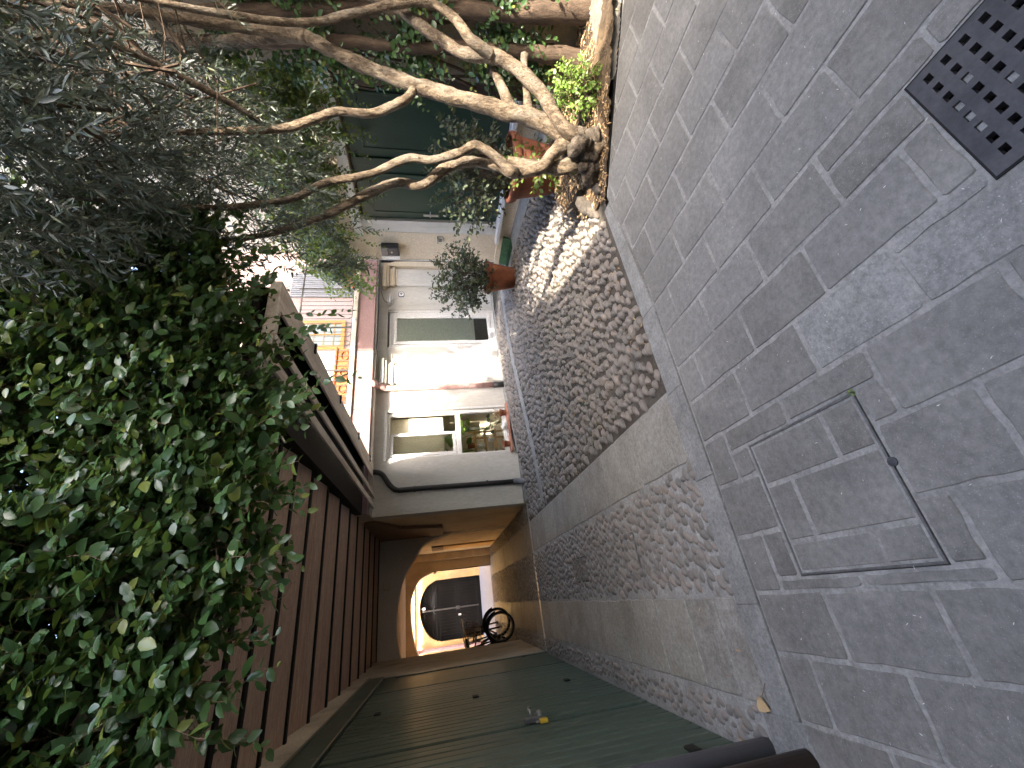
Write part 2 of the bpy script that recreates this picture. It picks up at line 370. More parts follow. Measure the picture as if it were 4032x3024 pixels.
# paved forecourt: mortar sheet with slabs laid in rows
def clip(poly, a, b, c):                      # keep a*x+b*y<=c
    out = []
    for i in range(len(poly)):
        p, q = poly[i], poly[(i+1) % len(poly)]; dp, dq = a*p[0]+b*p[1]-c, a*q[0]+b*q[1]-c
        if dp <= 0: out.append(p)
        if dp*dq < 0: t = dp/(dp-dq); out.append((p[0]+(q[0]-p[0])*t, p[1]+(q[1]-p[1])*t))
    return out
def clip_pave(p, m=0.):
    p = clip(p, 1, 1, 4.87-m*1.4)
    if not p: return p
    if min(q[0] for q in p) < 1.84: return clip(p, 0, 1, 1.957)
    return clip(p, -.12, 1, 1.957-.12*1.848)                  # the far edge runs slightly askew on the right
MH = (-.082, .492, 1.078, 1.652); GR = (.795, 1.225, -.3, .482)
def cut(rect, hole):
    a, b, c, d = rect; e, f, h, k = hole
    if b <= e or a >= f or d <= h or c >= k: return [rect]
    out = []
    if a < e: out.append((a, e, c, d))
    if b > f: out.append((f, b, c, d))
    a2, b2 = max(a, e), min(b, f)
    if c < h: out.append((a2, b2, c, h))
    if d > k: out.append((a2, b2, k, d))
    return out
pave = MB()
base_rects = []
for r in [(-.8, 1.848, -1.5, 2.2), (1.848, 5.0, -1.5, 2.2)]:
    for r1 in cut(r, (MH[0]+.004, MH[1]-.004, MH[2]+.004, MH[3]-.004)):
        base_rects += cut(r1, (GR[0]+.01, GR[1]-.01, GR[2], GR[3]-.01))
for a, b, c, d in base_rects:
    p = clip_pave([(a, c), (b, c), (b, d), (a, d)])
    if len(p) > 2: pave.poly(p, -.06, -.004)
pavement = structure('pavement', pave, 'mortar')
rows = [-.80, -.612, -.372, -.132, .112, .358, .604, .846, 1.082, 1.330, 1.580, 1.848, 2.118, 2.384, 2.652, 2.93, 3.19, 3.46, 3.73, 4.0]
for i in range(len(rows)-1):
    a, b = rows[i], rows[i+1]; ph = 1.78 if i % 2 else 1.575
    ph += {1: 0, 6: -.02, 7: .0}.get(i, 0)
    ys = [ph+.4*k for k in range(-6, 4)]
    for y0, y1 in zip(ys[:-1], ys[1:]):
        top = 1.957 if b < 1.9 else 2.2
        y1c = min(y1, top)
        if y1c-y0 < .05 or y1c < -.7: continue
        for r in cut((a, b, y0, y1c), MH):
            for q in cut(r, GR):
                j = .0095
                if q[1]-q[0] < .035 or q[3]-q[2] < .035: continue
                jit = lambda: random.uniform(-.0022, .0022)
                p = [(q[0]+j+jit(), q[2]+j+jit()), (q[1]-j+jit(), q[2]+j+jit()), (q[1]-j+jit(), q[3]-j+jit()), (q[0]+j+jit(), q[3]-j+jit())]
                p = clip_pave(p, .02)
                if len(p) < 3: continue
                cem = (a > .6 and b < .9 and .2 < q[2] < 1.0)
                MB().poly(rough_poly(p), -.05, random.uniform(-.0012, .0018), .003).build('paving_slab', 'cement' if cem else 'slate', pavement)
# edging strip along the far side of the slabs
x = -.62
for w in (.44, .62, .55, .60, .64, .5):
    x1 = min(x+w, 2.9); y0a = 1.965+.12*max(0, x-1.87); y0b = 1.965+.12*max(0, x1-1.87)
    ya, yb = (2.125, 2.125); 
    if x1 > 2.3: yb = 2.125+.04*(x1-2.3); 
    MB().poly([(x+.0012, y0a+.003), (x1-.0012, y0b+.003), (x1-.0012, yb+.02), (x+.0012, ya+.02*(x > 1.8))], -.05, .0005, .002).build('edging_stone', 'cement', pavement); x = x1
for x0, x1, y0, y1 in ((-.8, -.62, 1.94, 2.2),): MB().poly([(x0, y0), (x1, y0), (x1, y1), (x0, y1)], -.05, .002, .004).build('edging_stone', 'cement', pavement)

# paths of flat stone
def path(x0, x1, name, marks):
    st = structure(name, MB().box(x0, x1, 2.13, 13.3, -.06, -.006), 'mortar')
    for a, b in zip(marks[:-1], marks[1:]):
        j = lambda: random.uniform(-.004, .004)
        MB().poly(rough_poly([(x0+.006+j(), a+.006), (x1-.006+j(), a+.006), (x1-.006+j(), b-.006), (x0+.006+j(), b-.006)], .06, .003, .01), -.05, random.uniform(-.002, .003), .005).build('path_slab', 'pathstone', st)
    return st
path(-.60, -.145, 'stone_path_garage', [2.13, 2.32, 2.62, 3.05, 3.42, 3.68, 4.2, 4.75, 5.3, 5.8, 6.3, 6.8, 6.88, 7.4, 8, 8.6, 9.2, 9.8, 10.5, 11.2, 12, 12.7, 13.3])
path(.56, 1.02, 'stone_path_yard', [2.13, 2.75, 3.4, 4.05, 4.7, 5.3, 5.9, 6.4, 6.8, 6.88, 7.5, 8.1, 8.8, 9.5, 10.2, 11, 11.9, 12.7, 13.3])

# cobbled fields
BED = [(2.79, 2.12), (3.0, 2.45), (3.45, 2.78), (4.4, 2.85), (4.4, .3), (4.05, .82), (2.85, 2.0)]
def inside(poly, x, y):
    c = False
    for i in range(len(poly)):
        (x0, y0), (x1, y1) = poly[i], poly[i-1]
        if (y0 > y) != (y1 > y) and x < (x1-x0)*(y-y0)/(y1-y0)+x0: c = not c
    return c
def in_yard(x, y):
    if not (1.035 < x < 5.12 and 2.15 < y < 6.86): return False
    if y < 2.15+.03*(x > 1.9)+.06*max(0, x-1.9): return False
    if inside(BED, x, y): return False
    if 5.63 < y-.02*(x-2) < 5.86 and x > 1.1: return False       # cement gutter
    if x > 4.72 and y < 5.2: return False                       # cement strip by the cream house
    if y > 6.74: return False
    return True
def peb(k):
    r = np.random.default_rng(k); n = 8; vs = [(0, 0, 1.0)]; fs = []
    sq = r.uniform(.75, 1.1)
    rings = ((.48, .86), (.82, .52), (1.0, .0), (.9, -.5))
    off = r.uniform(-.16, .16, n)
    for q, (rr, z) in enumerate(rings):
        for i in range(n):
            th = 2*math.pi*i/n; e = 1+off[i]*(.4+.6*rr); c, s_ = math.cos(th), math.sin(th)
            c = abs(c)**sq*np.sign(c); s_ = abs(s_)**sq*np.sign(s_)
            vs.append((rr*e*c, rr*e*s_, z+r.uniform(-.06, .06)))
    for i in range(n): fs.append((0, 1+i, 1+(i+1) % n))
    for q in range(3):
        for i in range(n): a = 1+q*n+i; b = 1+q*n+(i+1) % n; fs.append((a, a+n, b+n, b))
    return vs, fs
PEB = [peb(k) for k in range(8)]
def cobbles(parent, x0, x1, y0, y1, ok, zf, L, Wd, rise, sink, ang=0, big=300, pack=.93):
    M_ = []; sy = Wd*1.12*pack; sx = L*1.10*pack; r = random.Random(int(x0*100+y0*10)+5); j = 0; y = y0
    while y < y1:
        x = x0+(sx*.5 if j % 2 else 0)+r.uniform(0, sx*.5)
        while x < x1:
            px, py = x+r.uniform(-.18, .18)*sx, y+r.uniform(-.2, .2)*sy
            if ok(px, py):
                l = L*r.uniform(.36, .58); w = Wd*r.uniform(.40, .58); h = r.uniform(.8, 1.25)*(rise+sink)
                if r.random() < .12: l, w = l*.75, w*1.15
                a = ang+r.gauss(0, .33); ca, sa = math.cos(a), math.sin(a); tx, ty = r.gauss(0, .10), r.gauss(0, .10)
                z = zf(px, py)-sink+r.uniform(-.003, .004)
                M_.append(np.array([[l*ca, -w*sa, 0, px], [l*sa, w*ca, 0, py], [tx*l, ty*w, h, z]]))
            x += sx*r.uniform(.86, 1.12)
        y += sy*r.uniform(.94, 1.06); j += 1
    d = [math.hypot(m_[0, 3], m_[1, 3])/(m_[0, 0]**2+m_[1, 0]**2)**.25 for m_ in M_]
    o = np.argsort(d); near, rest = o[:big], o[big:]
    for k in range(8):
        pieces('cobble', *PEB[k], [M_[i] for i in near[k::8]], 'cobble', parent, True)
    for k in range(8):
        sel = [M_[i] for i in rest[k::8]]
        if sel: COB_REST.append((k, sel, parent))
COB_REST = []
yard = structure('cobbled_yard', grid_sheet(1.02, 5.3, 2.12, 6.95, 40, 46, lambda x, y: g(x, y)-.006, lambda x, y: y > 2.12 and x+y > 4.6 or x < 2.9), 'bedding')
cobbles(yard, 1.05, 5.1, 2.16, 6.8, in_yard, g, .104, .061, .026, .013, .15, pack=.95)
strip = structure('cobbled_strip', MB().box(-.148, .562, 2.13, 13.3, -.06, -.004), 'mortar_light')
cobbles(strip, -.14, .56, 2.15, 13.1, lambda x, y: -.118 < x < .535, lambda x, y: .0, .086, .06, .0105, .012, .6, pack=.80)
edge = structure('cobbled_edge', MB().box(-.82, -.598, 2.13, 9.3, -.06, -.004), 'mortar_light')
cobbles(edge, -.79, -.61, 2.25, 9.2, lambda x, y: -.775 < x < -.625, lambda x, y: 0., .075, .05, .008, .014, 1.3, 300, .85)
passfl = structure('passage_cobbles', MB().box(1.018, 1.34, 6.86, 13.3, -.06, -.004), 'mortar')
cobbles(passfl, 1.05, 1.32, 6.92, 13.2, lambda x, y: True, lambda x, y: 0., .085, .055, .010, .014, .4, 60)
sidefl = structure('passage_edge', MB().box(-1.3, -.598, 9.3, 13.3, -.06, -.004), 'mortar')
cobbles(sidefl, -1.25, -.63, 9.32, 13.2, lambda x, y: True, lambda x, y: 0., .085, .055, .010, .014, .4, 60)
# the far cobbles of each field joined: one part of its field
def join_rest():
    by = {}
    for k, sel, par in COB_REST: by.setdefault(par, []).append((k, sel))
    for par, L in by.items():
        V, F, T, n = [], [], [], 0
        for k, sel in L:
            tv, tf = np.array(PEB[k][0]), PEB[k][1]
            for m_ in sel:
                V.append(tv @ m_[:, :3].T+m_[:, 3]); F += [tuple(i+n for i in q) for q in tf]; T += [rng.random()]*len(tf); n += len(tv)
        me = bpy.data.meshes.new('cobble_rows'); me.from_pydata(np.concatenate(V).tolist(), [], F)
        at = me.attributes.new('tint', 'FLOAT', 'FACE'); at.data.foreach_set('value', np.array(T, np.float32))
        me.polygons.foreach_set('use_smooth', np.ones(len(F), bool)); me.materials.append(MT['cobble'])
        o = bpy.data.objects.new('cobble_rows', me); COL.objects.link(o); o.parent = par; o['kind'] = 'stuff'
join_rest()
# cement gutter across the yard and smooth strip along the cream house and the back wall
gut = structure('cement_gutter', grid_sheet(1.03, 5.1, 0, 1, 40, 4, lambda x, t: 0), 'cement')
for v in gut.data.vertices:
    t = v.co.y; y = 5.64+.02*(v.co.x-2)+t*.21; v.co = (v.co.x, y, g(v.co.x, y)+.008-.014*math.sin(math.pi*t))
structure('cement_strip', grid_sheet(4.73, 5.2, 2.5, 5.3, 4, 20, lambda x, y: g(x, y)+.006+.02*max(0, x-4.9)), 'cement')
structure('wall_foot', MB().prism([(6.74, -.06), (6.74, .012), (6.9, .035), (6.9, -.06)], 'x', 1.34, 2.24), 'cement')
wf = grid_sheet(2.2, 6.8, 6.73, 6.9, 30, 2, lambda x, y: g(x, 6.8)+.008+.10*(y-6.73)); structure('wall_foot', wf, 'cement')

# planting bed
def bedz(x, y):
    return g(x, y)*.6+.02+.05*ss((x-2.9)/.8)+.025*mnoise.noise(Vector((x*5, y*5, 0)))+.012*mnoise.noise(Vector((x*17, y*17, 3)))
structure('planting_bed', grid_sheet(2.7, 4.4, .2, 2.95, 44, 60, bedz, lambda x, y: inside(BED, x, y)), 'soil')
kerb = MB(); K0 = [(3.40, 1.44), (3.45, 1.62), (3.62, 1.60), (3.85, 1.47), (4.05, 1.40), (4.3, 1.30), (4.36, .55), (4.25, .64)]
kz = lambda x, y: .012+.075*ss((x+y-4.9)/.55)+.008*mnoise.noise(Vector((x*9, y*9, 0)))
structure('kerb_ramp', grid_sheet(3.2, 4.4, .4, 1.75, 46, 50, kz, lambda x, y: inside(K0, x, y)), 'kerb')
structure('bed_edging', MB().poly([(2.87, 2.0), (4.2, .66), (4.22, .68), (2.9, 2.03)], -.05, .008), 'iron')

# lane beyond the passage
structure('lane', MB().box(-9, 9, 13.3, 17.5, -.1, .0), 'lane')
structure('lane_dirt', MB().box(-1.3, 1.34, 13.2, 13.32, -.06, .004), 'mortar')

# ------------------------------------------------------------------ buildings
# left building with the garage door in its wall (x = -0.8)
lw = thing('garage_building', 'tall plastered building holding the green garage door, left of the path', 'building')
w = MB().box(-6, -.80, -6, 2.0, -.1, 7.5).box(-6, -.80, 6.87, 9.19, -.1, 2.95).box(-6, -.80, 2.0, 6.87, 2.45, 7.5).box(-6, -.80, 6.87, 9.19, 2.95, 7.5).box(-6, -1.0, 2.0, 6.87, -.1, 2.45)
w.build('wall', 'plaster_left', lw)

# passage block
pb = thing('passage_building', 'building over the covered passage with two plaster arches', 'building')
MB().box(1.333, 1.62, 7.15, 13.2, -.1, 2.9).build('side_wall', 'passage', pb)
MB().box(-1.6, -1.25, 9.19, 13.2, -.1, 2.9).build('side_wall', 'passage', pb)
def arch_wall(x0, x1, y0, y1, ztop, arc, m, name, parent):
    """wall with an arched opening: arc runs left foot -> crown -> right foot"""
    pts = [(x0, ztop), (x1, ztop), (x1, -.1)]
    if arc[-1][1] > 0: pts = pts[:2]+[(x1, arc[-1][1])]
    mb = MB(); n = len(arc)
    # strips between the curve and the top
    for i in range(n-1):
        a, b = arc[i], arc[i+1]
        mb.prism([(a[0], a[1]), (b[0], b[1]), (b[0], ztop), (a[0], ztop)], 'y', y0, y1)
    if arc[0][0] > x0: mb.prism([(x0, -.1), (arc[0][0], -.1), (arc[0][0], ztop), (x0, ztop)], 'y', y0, y1)
    if arc[-1][0] < x1: mb.prism([(arc[-1][0], -.1), (x1, -.1), (x1, ztop), (arc[-1][0], ztop)], 'y', y0, y1)
    return mb.build(name, m, parent)
def interp_arc(P, k=5):
    out = []
    for i in range(len(P)-1):
        a, b, c, d = P[max(i-1, 0)], P[i], P[i+1], P[min(i+2, len(P)-1)]
        for q in range(k):
            t = q/k; out.append(tuple(.5*((2*b[j])+(c[j]-a[j])*t+(2*a[j]-5*b[j]+4*c[j]-d[j])*t*t+(3*b[j]-a[j]-3*c[j]+d[j])*t**3) for j in (0, 1)))
    return out+[P[-1]]
arch_wall(-1.25, 1.333, 9.2, 9.5, 2.9, interp_arc([(-1.22, 1.9), (-1.05, 2.13), (-.78, 2.27), (-.36, 2.34), (-.02, 2.33), (.45, 2.24), (.79, 2.05), (1.15, 1.77), (1.28, 1.37), (1.325, 1.2)]), 'plaster_dark', 'arch', pb)
arch_wall(-1.25, 1.333, 13.2, 13.55, 2.9, interp_arc([(-1.2, 1.95), (-1.15, 2.15), (-.57, 2.30), (.03, 2.34), (.34, 2.28), (.67, 2.09), (.83, 1.72), (.86, 1.5)])+[(.86, -.1)], 'passage', 'arch', pb)
B('arch_impost', 'passage', pb, .80, .90, 13.17, 13.6, 1.60, 1.68)
MB().box(-1.25, 1.333, 9.5, 13.2, 2.46, 2.9).build('vault', 'passage', pb)
MB().box(1.14, 1.333, 13.05, 13.2, -.1, 2.46).build('pilaster', 'passage', pb)
MB().box(-6, 1.6, 9.25, 13.5, 2.9, 6.3).box(1.6, 9, 12.1, 13.5, 2.9, 6.3).build('upper_storey', 'plaster_grey', pb)
MB().box(1.62, 9, 13.2, 13.5, -.1, 2.9).build('lane_wall', 'passage', pb); MB().box(-9, -1.6, 13.2, 13.5, -.1, 2.9).build('lane_wall', 'passage', pb)
# timber corbel on the right wall and the painted strip beyond it
MB().prism([(7.2, 2.66), (7.15, 2.50), (7.9, 2.12), (8.15, 1.40), (9.12, 1.38), (9.19, 2.66)], 'x', 1.27, 1.331).build('wooden_corbel', 'woodbrown', pb)
B('wall_strip', 'ochre', pb, 1.30, 1.331, 11.4, 12.2, .02, 1.36); B('wall_strip', 'woodbrown', pb, 1.298, 1.331, 11.38, 12.22, 1.37, 1.68)
B('junction_box', 'plaster_dark', pb, .36, .50, 9.13, 9.199, 2.45, 2.58, .01)

# wall across the lane with the arched opening
gh = thing('gate_house', 'ochre house across the lane, its arched opening closed by an iron gate', 'building')
AR = interp_arc([(-1.2, 1.55), (-1.14, 1.75), (-.98, 1.98), (-.62, 2.2), (-.18, 2.29), (.25, 2.24), (.62, 2.02), (.80, 1.72), (.82, 1.55)])
arch_wall(-9, 9, 17.5, 17.9, 6.5, [(-1.2, -.1)]+AR+[(.82, -.1)], 'ochre', 'wall', gh)
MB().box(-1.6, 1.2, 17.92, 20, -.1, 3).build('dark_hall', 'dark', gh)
B('cornice_band', 'ochre', gh, -9, 9, 17.44, 17.499, 2.46, 2.56)
gt = thing('iron_gate', 'black iron gate with a fan of bars under its arch, beyond the passage', 'gate')
for i in range(19):
    xx = -1.12+i*.104
    top = 1.60
    MB().box(xx-.008, xx+.006, 17.60, 17.62, .12, top).build('bar', 'iron', gt)
for z0, z1 in ((.12, .16), (.82, .85), (.93, .96), (1.55, 1.58), (1.66, 1.70)): MB().box(-1.19, .81, 17.585, 17.599, z0, z1).build('rail', 'iron', gt)
MB().box(-.215, -.165, 17.56, 17.584, .1, 2.2).build('meeting_stile', 'ironlight', gt)
MB().cbox(-.25, -.13, 17.53, 17.558, .82, .96).build('lock_plate', 'ironlight', gt)
for i in range(21):
    a = math.pi*(i+.5)/21; c_, s_ = math.cos(a), math.sin(a); rx, rz = .96, .56
    MB().tube([(-.19+.12*c_, 17.61, 1.72+.08*s_), (-.19+rx*c_, 17.61, 1.72+rz*s_*.93)], .008, 5).build('fan_bar', 'iron', gt)
MB().tube([(-.19+.12*math.cos(math.pi*i/12), 17.61, 1.71+.09*math.sin(math.pi*i/12)) for i in range(13)], .012, 5).build('fan_hub', 'ironlight', gt)
B('keyhole_plate', 'pale', gt, -.46, -.40, 17.55, 17.584, .78, .88)
lt = thing('wall_lantern', 'small pale lamp above the iron gate at the crown of its arch', 'lamp'); B('housing', 'white', lt, -.14, -.05, 17.50, 17.583, 2.08, 2.18, .012); B('bracket', 'ironlight', lt, -.11, -.08, 17.52, 17.583, 2.18, 2.26)
dp3 = thing('lane_downpipe', 'pale curved downpipe on the ochre wall, left of the iron gate', 'downpipe')
MB().tube([(-1.3, 17.2, 2.5), (-1.42, 17.25, 2.35), (-1.42, 17.4, 2.1), (-1.42, 17.42, 0)], .06, 10, smooth=4).build('pipe', 'pipepink', dp3, True)

# back house: wall at y = 6.9 with a window and a door, terrace above
bh = thing('back_house', 'pale rendered house with a white glazed door, a window and a pink terrace band', 'building')
WX0, WX1, WZ0, WZ1 = 2.27, 3.14, .165, 2.30; DX0, DX1, DZ0, DZ1 = 4.52, 5.45, .15, 2.33
w = MB()
for x0, x1, z0, z1 in ((1.335, WX0, -.1, 2.5), (WX0, WX1, -.1, WZ0), (WX0, WX1, WZ1, 2.5), (WX1, DX0, -.1, 2.5), (DX0, DX1, -.1, DZ0), (DX0, DX1, DZ1, 2.5), (DX1, 6.74, -.1, 2.5)):
    w.box(x0, x1, 6.9, 7.15, z0, z1)
w.build('wall', 'plaster_grey', bh)
MB().prism([(6.58, -.1), (6.715, -.1), (6.715, 1.9), (6.70, 2.2), (6.64, 2.36), (6.58, 2.38)], 'y', 6.82, 6.899).build('corner_moulding', 'plaster_cream', bh)
MB().box(6.742, 7.6, 6.9, 7.1, -.1, 2.5).build('dark_gap', 'dark', bh)  # black block standing in for the shade inside the corner slit
for x0, x1, mm in ((6.06, 6.52, 'plaster_cream'), (3.70, 4.12, 'plaster_grey')):
    p = B('pilaster', 'plaster_grey', bh, x0, x1, 6.86, 6.899, .12, 2.14, .006)
    cx = (x0+x1)/2; hw = (x1-x0)/2
    for dw, z0, z1, dy in ((-.01, 2.14, 2.19, .05), (.03, 2.19, 2.25, .075), (.015, 2.25, 2.31, .06), (.06, 2.31, 2.36, .10), (.10, 2.36, 2.44, .13)):
        B('capital', mm, p, cx-hw-dw, cx+hw+dw, 6.9-dy, 6.899, z0, z1, .012)
# terrace band, coping, soffit
MB().box(1.335, 9, 6.66, 9.6, 2.50, 2.56).build('terrace_soffit', 'plaster_dark', bh)
xs = [1.335, 2.2, 3.1, 4.29, 5.49, 6.55, 7.6, 9]
for a, b in zip(xs[:-1], xs[1:]): B('band_panel', 'pink', bh, a+.003, b-.003, 6.62, 6.659, 2.535+random.uniform(-.002, .002), 2.845, .004)
MB().box(1.335, 9, 6.66, 9.6, 2.561, 2.845).build('terrace_core', 'plaster_dark', bh)
cp = MB(); 
for i in range(14): cp.cbox(1.335+i*.55, 1.335+i*.55+.547, 6.58+random.uniform(-.004, .004), 9.5, 2.846, 2.935+random.uniform(-.003, .003), .012)
cp.build('coping', 'plaster_left', bh)
cab = MB().tube([(4.2, 6.64, 2.49), (5.2, 6.62, 2.475), (6.1, 6.63, 2.49), (6.7, 6.64, 2.48)], .014, 6, smooth=5); cab.tube([(5.62, 6.88, 2.31), (5.66, 6.88, 2.40), (5.9, 6.86, 2.47)], .006, 5, smooth=4); cab.build('cable', 'pipeblack', bh)
MB().cbox(4.92, 5.0, 6.56, 6.64, 2.86, 2.93, .03).build('terrace_floodlight', 'white', bh)

# window
def glazed(name, parent, x0, x1, y, z0, z1, t=.05, d=.05, m='white', glass=True, pane='pane'):
    mb = MB(); mb.cbox(x0, x0+t, y, y+d, z0, z1); mb.cbox(x1-t, x1, y, y+d, z0, z1); mb.cbox(x0+t, x1-t, y, y+d, z0, z0+t); mb.cbox(x0+t, x1-t, y, y+d, z1-t, z1)
    f = mb.build(name, m, parent)
    if glass: MB().box(x0+t, x1-t, y+d/2-.003, y+d/2+.003, z0+t, z1-t).build(pane, 'glass', f)
    return f
win = MB(); y = 6.96
for x0, x1, z0, z1 in ((WX0, WX0+.04, WZ0, WZ1), (WX1-.06, WX1, WZ0, WZ1), (WX0+.04, WX1-.06, WZ1-.04, WZ1), (WX0+.04, WX1-.06, 1.01, 1.10), (WX0+.04, WX1-.06, WZ0, WZ0+.06)): win.cbox(x0, x1, y, y+.07, z0, z1)
wf_ = win.build('window_frame', 'white', bh)
MB().box(WX0+.04, WX1-.06, y+.03, y+.036, WZ0+.06, 1.01).build('pane', 'glass', wf_)
sash = glazed('casement', wf_, 0, .47, 0, 1.11, 2.25, .05, .045)
MB().cbox(.44, .46, -.06, 0, 1.66, 1.70).build('handle', 'white', wf_).parent = sash
sash.location = (WX0+.045, y-.01, 0); sash.rotation_euler = (0, 0, rad(12))
B('window_sill', 'brick', bh, WX0-.03, WX1+.05, 6.80, 6.899, .115, .16, .008)
B('window_reveal', 'white', bh, WX1, WX1+.035, 6.885, 6.899, WZ0, WZ1+.04); B('window_reveal', 'white', bh, WX0-.04, WX1, 6.885, 6.899, WZ1+.002, WZ1+.045)
MB().box(WX0+.02, WX1-.02, 7.20, 7.205, 1.32, 2.36).build('beige_sheet', 'beige', bh)  # beige sheet added behind the upper panes to brighten them
# door
glz = glazed('door_frame', bh, DX0+.03, DX1-.03, 6.955, DZ0+.01, DZ1-.03, .07, .06, glass=False)
leaf = glazed('door_leaf', bh, DX0+.105, DX1-.105, 6.945, DZ0+.085, DZ1-.105, .075, .055, pane='pane')
bl = MB(); zz = .60
while zz < 2.16: bl.box(DX0+.185, DX1-.185, 6.988, 6.990, zz, zz+.0165); zz += .0185
bl.build('blind', 'blind', leaf)
MB().box(DX0+.17, DX1-.17, 6.996, 7.003, .3, 2.2).build('blind_backing', 'blind', leaf)
MB().box(DX0+.17, DX1-.17, 6.990, 6.9955, .30, .585).build('dark_sheet', 'dark', leaf)  # black sheet behind the lower glass, where the blind stops
MB().tube([(5.325, 6.945, 1.30), (5.30, 6.90, 1.27), (5.26, 6.87, 1.15), (5.27, 6.88, 1.03), (5.30, 6.91, .97)], .016, 8, smooth=4).build('handle', 'white', leaf, True)
B('door_step', 'brick', bh, DX0-.04, DX1+.04, 6.80, 6.899, .13, .165, .006)
for x0, x1, z0, z1 in ((DX0, DX0+.029, DZ0, DZ1), (DX1-.029, DX1, DZ0, DZ1)): MB().box(x0, x1, 6.93, 7.02, z0, z1).build('door_reveal', 'white', bh)
# room behind the window
room = MB().box(1.9, 4.3, 7.95, 8.0, -.1, 2.5).box(1.9, 4.3, 7.15, 8.9, .02, .06).box(1.86, 1.9, 7.15, 8.95, -.1, 2.5).box(4.3, 4.34, 7.15, 8.95, -.1, 2.5)
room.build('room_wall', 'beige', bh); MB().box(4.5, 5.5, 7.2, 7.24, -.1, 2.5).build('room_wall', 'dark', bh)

# pink house beyond the terrace
ph = thing('pink_house', 'pink house behind the terrace with an ochre framed window', 'building')
MB().box(6.26, 12, 9.62, 12, 2.94, 8).build('wall', 'pinkhouse', ph); MB().box(1.62, 6.255, 9.66, 12, 2.94, 5.2).build('wall', 'whitewall', ph)
wfm = glazed('window', ph, 6.28, 7.19, 9.56, 3.78, 4.95, .10, .059, 'ochreframe', glass=False)
for x0, x1 in ((6.38, 6.73), (6.745, 7.09)):
    MB().box(x0, x1, 9.60, 9.61, 3.88, 4.85).build('pane', 'windowpane', wfm)
MB().box(6.73, 6.745, 9.57, 9.615, 3.88, 4.85).build('mullion', 'ochreframe', wfm)
for k in range(3): B('glazing_bar', 'ochreframe', wfm, 6.38, 7.09, 9.585, 9.599, 4.05+k*.25, 4.07+k*.25)
for i in range(12): B('shutter_slat', 'slatgrey', ph, 8.02+i*.072, 8.02+i*.072+.06, 9.55+random.uniform(0, .01), 9.619, 3.3, 5.3, .006)

# cream house on the right (wall at x = 5.15)
ch = thing('cream_house', 'cream rendered house with a dark green double door on the right', 'building')
GY0, GY1, GZ0, GZ1 = 2.55, 4.40, .40, 2.40
w = MB()
for y0, y1, z0, z1 in ((4.62, 5.20, -.1, 3.3), (1.9, 4.62, 2.43, 3.3), (1.9, 4.62, -.1, .33)): w.box(5.15, 9, y0, y1, z0, z1)
w.box(5.25, 9, 1.9, 5.18, 3.3, 7.6); w.box(5.34, 9, 1.9, 4.62, .33, 2.43); w.box(5.15, 5.34, 1.9, 2.50, .33, 2.43)
w.build('wall', 'plaster_cream', ch)
MB().box(5.155, 5.338, 4.41, 4.619, .405, 2.429).build('door_reveal', 'plaster_grey', ch)
MB().box(5.13, 5.149, 2.2, 4.7, 2.434, 2.56).build('door_lintel', 'white', ch)
B('plinth', 'plaster_cream', ch, 5.125, 5.149, 4.63, 5.21, -.05, .36, .006); B('plinth', 'plaster_cream', ch, 5.125, 5.149, 2.2, 4.629, -.05, .325, .006)
B('door_sill', 'white', ch, 5.05, 5.345, 2.5, 4.72, .331, .40, .012)
B('corner_bead', 'white', ch, 5.14, 5.16, 5.19, 5.206, .36, 3.3)
MB().box(5.02, 5.249, 1.9, 5.24, 3.301, 3.36).build('string_course', 'plaster_cream', ch)
gd = tag(MB().cbox(5.22, 5.30, GY0, GY1, GZ0+.004, GZ1, .004).build('door', 'greendoor', ch))
def dleaf(y0, y1):
    l = B('door_leaf', 'greendoor', ch, 5.195, 5.219, y0, y1, GZ0+.02, GZ1-.02, .004)
    for (a, b, c, d) in ((y0+.13, y1-.13, .62, 2.2),):
        fr = MB(); t = .03
        fr.cbox(5.178, 5.194, a-t, a, c-t, d+t); fr.cbox(5.178, 5.194, b, b+t, c-t, d+t); fr.cbox(5.178, 5.194, a, b, c-t, c); fr.cbox(5.178, 5.194, a, b, d, d+t)
        fr.build('moulding', 'greendoor', l); MB().cbox(5.186, 5.1945, a+.001, b-.001, c+.001, d-.001, .006).build('door_panel', 'greendoor', l)
    return l
gl1 = dleaf(3.56, 4.395); gl2 = dleaf(2.56, 3.44); B('meeting_stile', 'greendoor', ch, 5.17, 5.194, 3.445, 3.555, GZ0+.02, GZ1-.02)
MB().cbox(5.166, 5.194, 4.285, 4.325, 1.28, 1.52, .004).build('escutcheon', 'steel', gl1); MB().tube([(5.166, 4.305, 1.42), (5.13, 4.305, 1.42), (5.128, 4.25, 1.42), (5.128, 4.20, 1.415)], .009, 8).build('handle', 'steel', gl1, True)
MB().lathe([(.025, -.01), (.025, .006), (.012, .012)], (0, 0, 0), 12).build('cylinder_lock', 'steel', gl1).matrix_world = Matrix.Translation((5.19, 4.305, 1.2)) @ Matrix.Rotation(-math.pi/2, 4, 'Y')
# brown pipe and the wall right of the door
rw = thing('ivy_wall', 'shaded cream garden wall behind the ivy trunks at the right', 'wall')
MB().box(4.38, 4.68, -6, 2.08, -.1, 3.6).build('wall', 'plaster_shaded', rw)
dkp = thing('brown_shutter_box', 'dark brown upright housing beside the green double door', 'shutter housing')
B('panel', 'pipebrown', dkp, 4.95, 5.145, 2.30, 2.50, .25, 2.3, .01); B('rail', 'pipebrown', dkp, 4.93, 4.95, 2.34, 2.36, .25, 2.3)

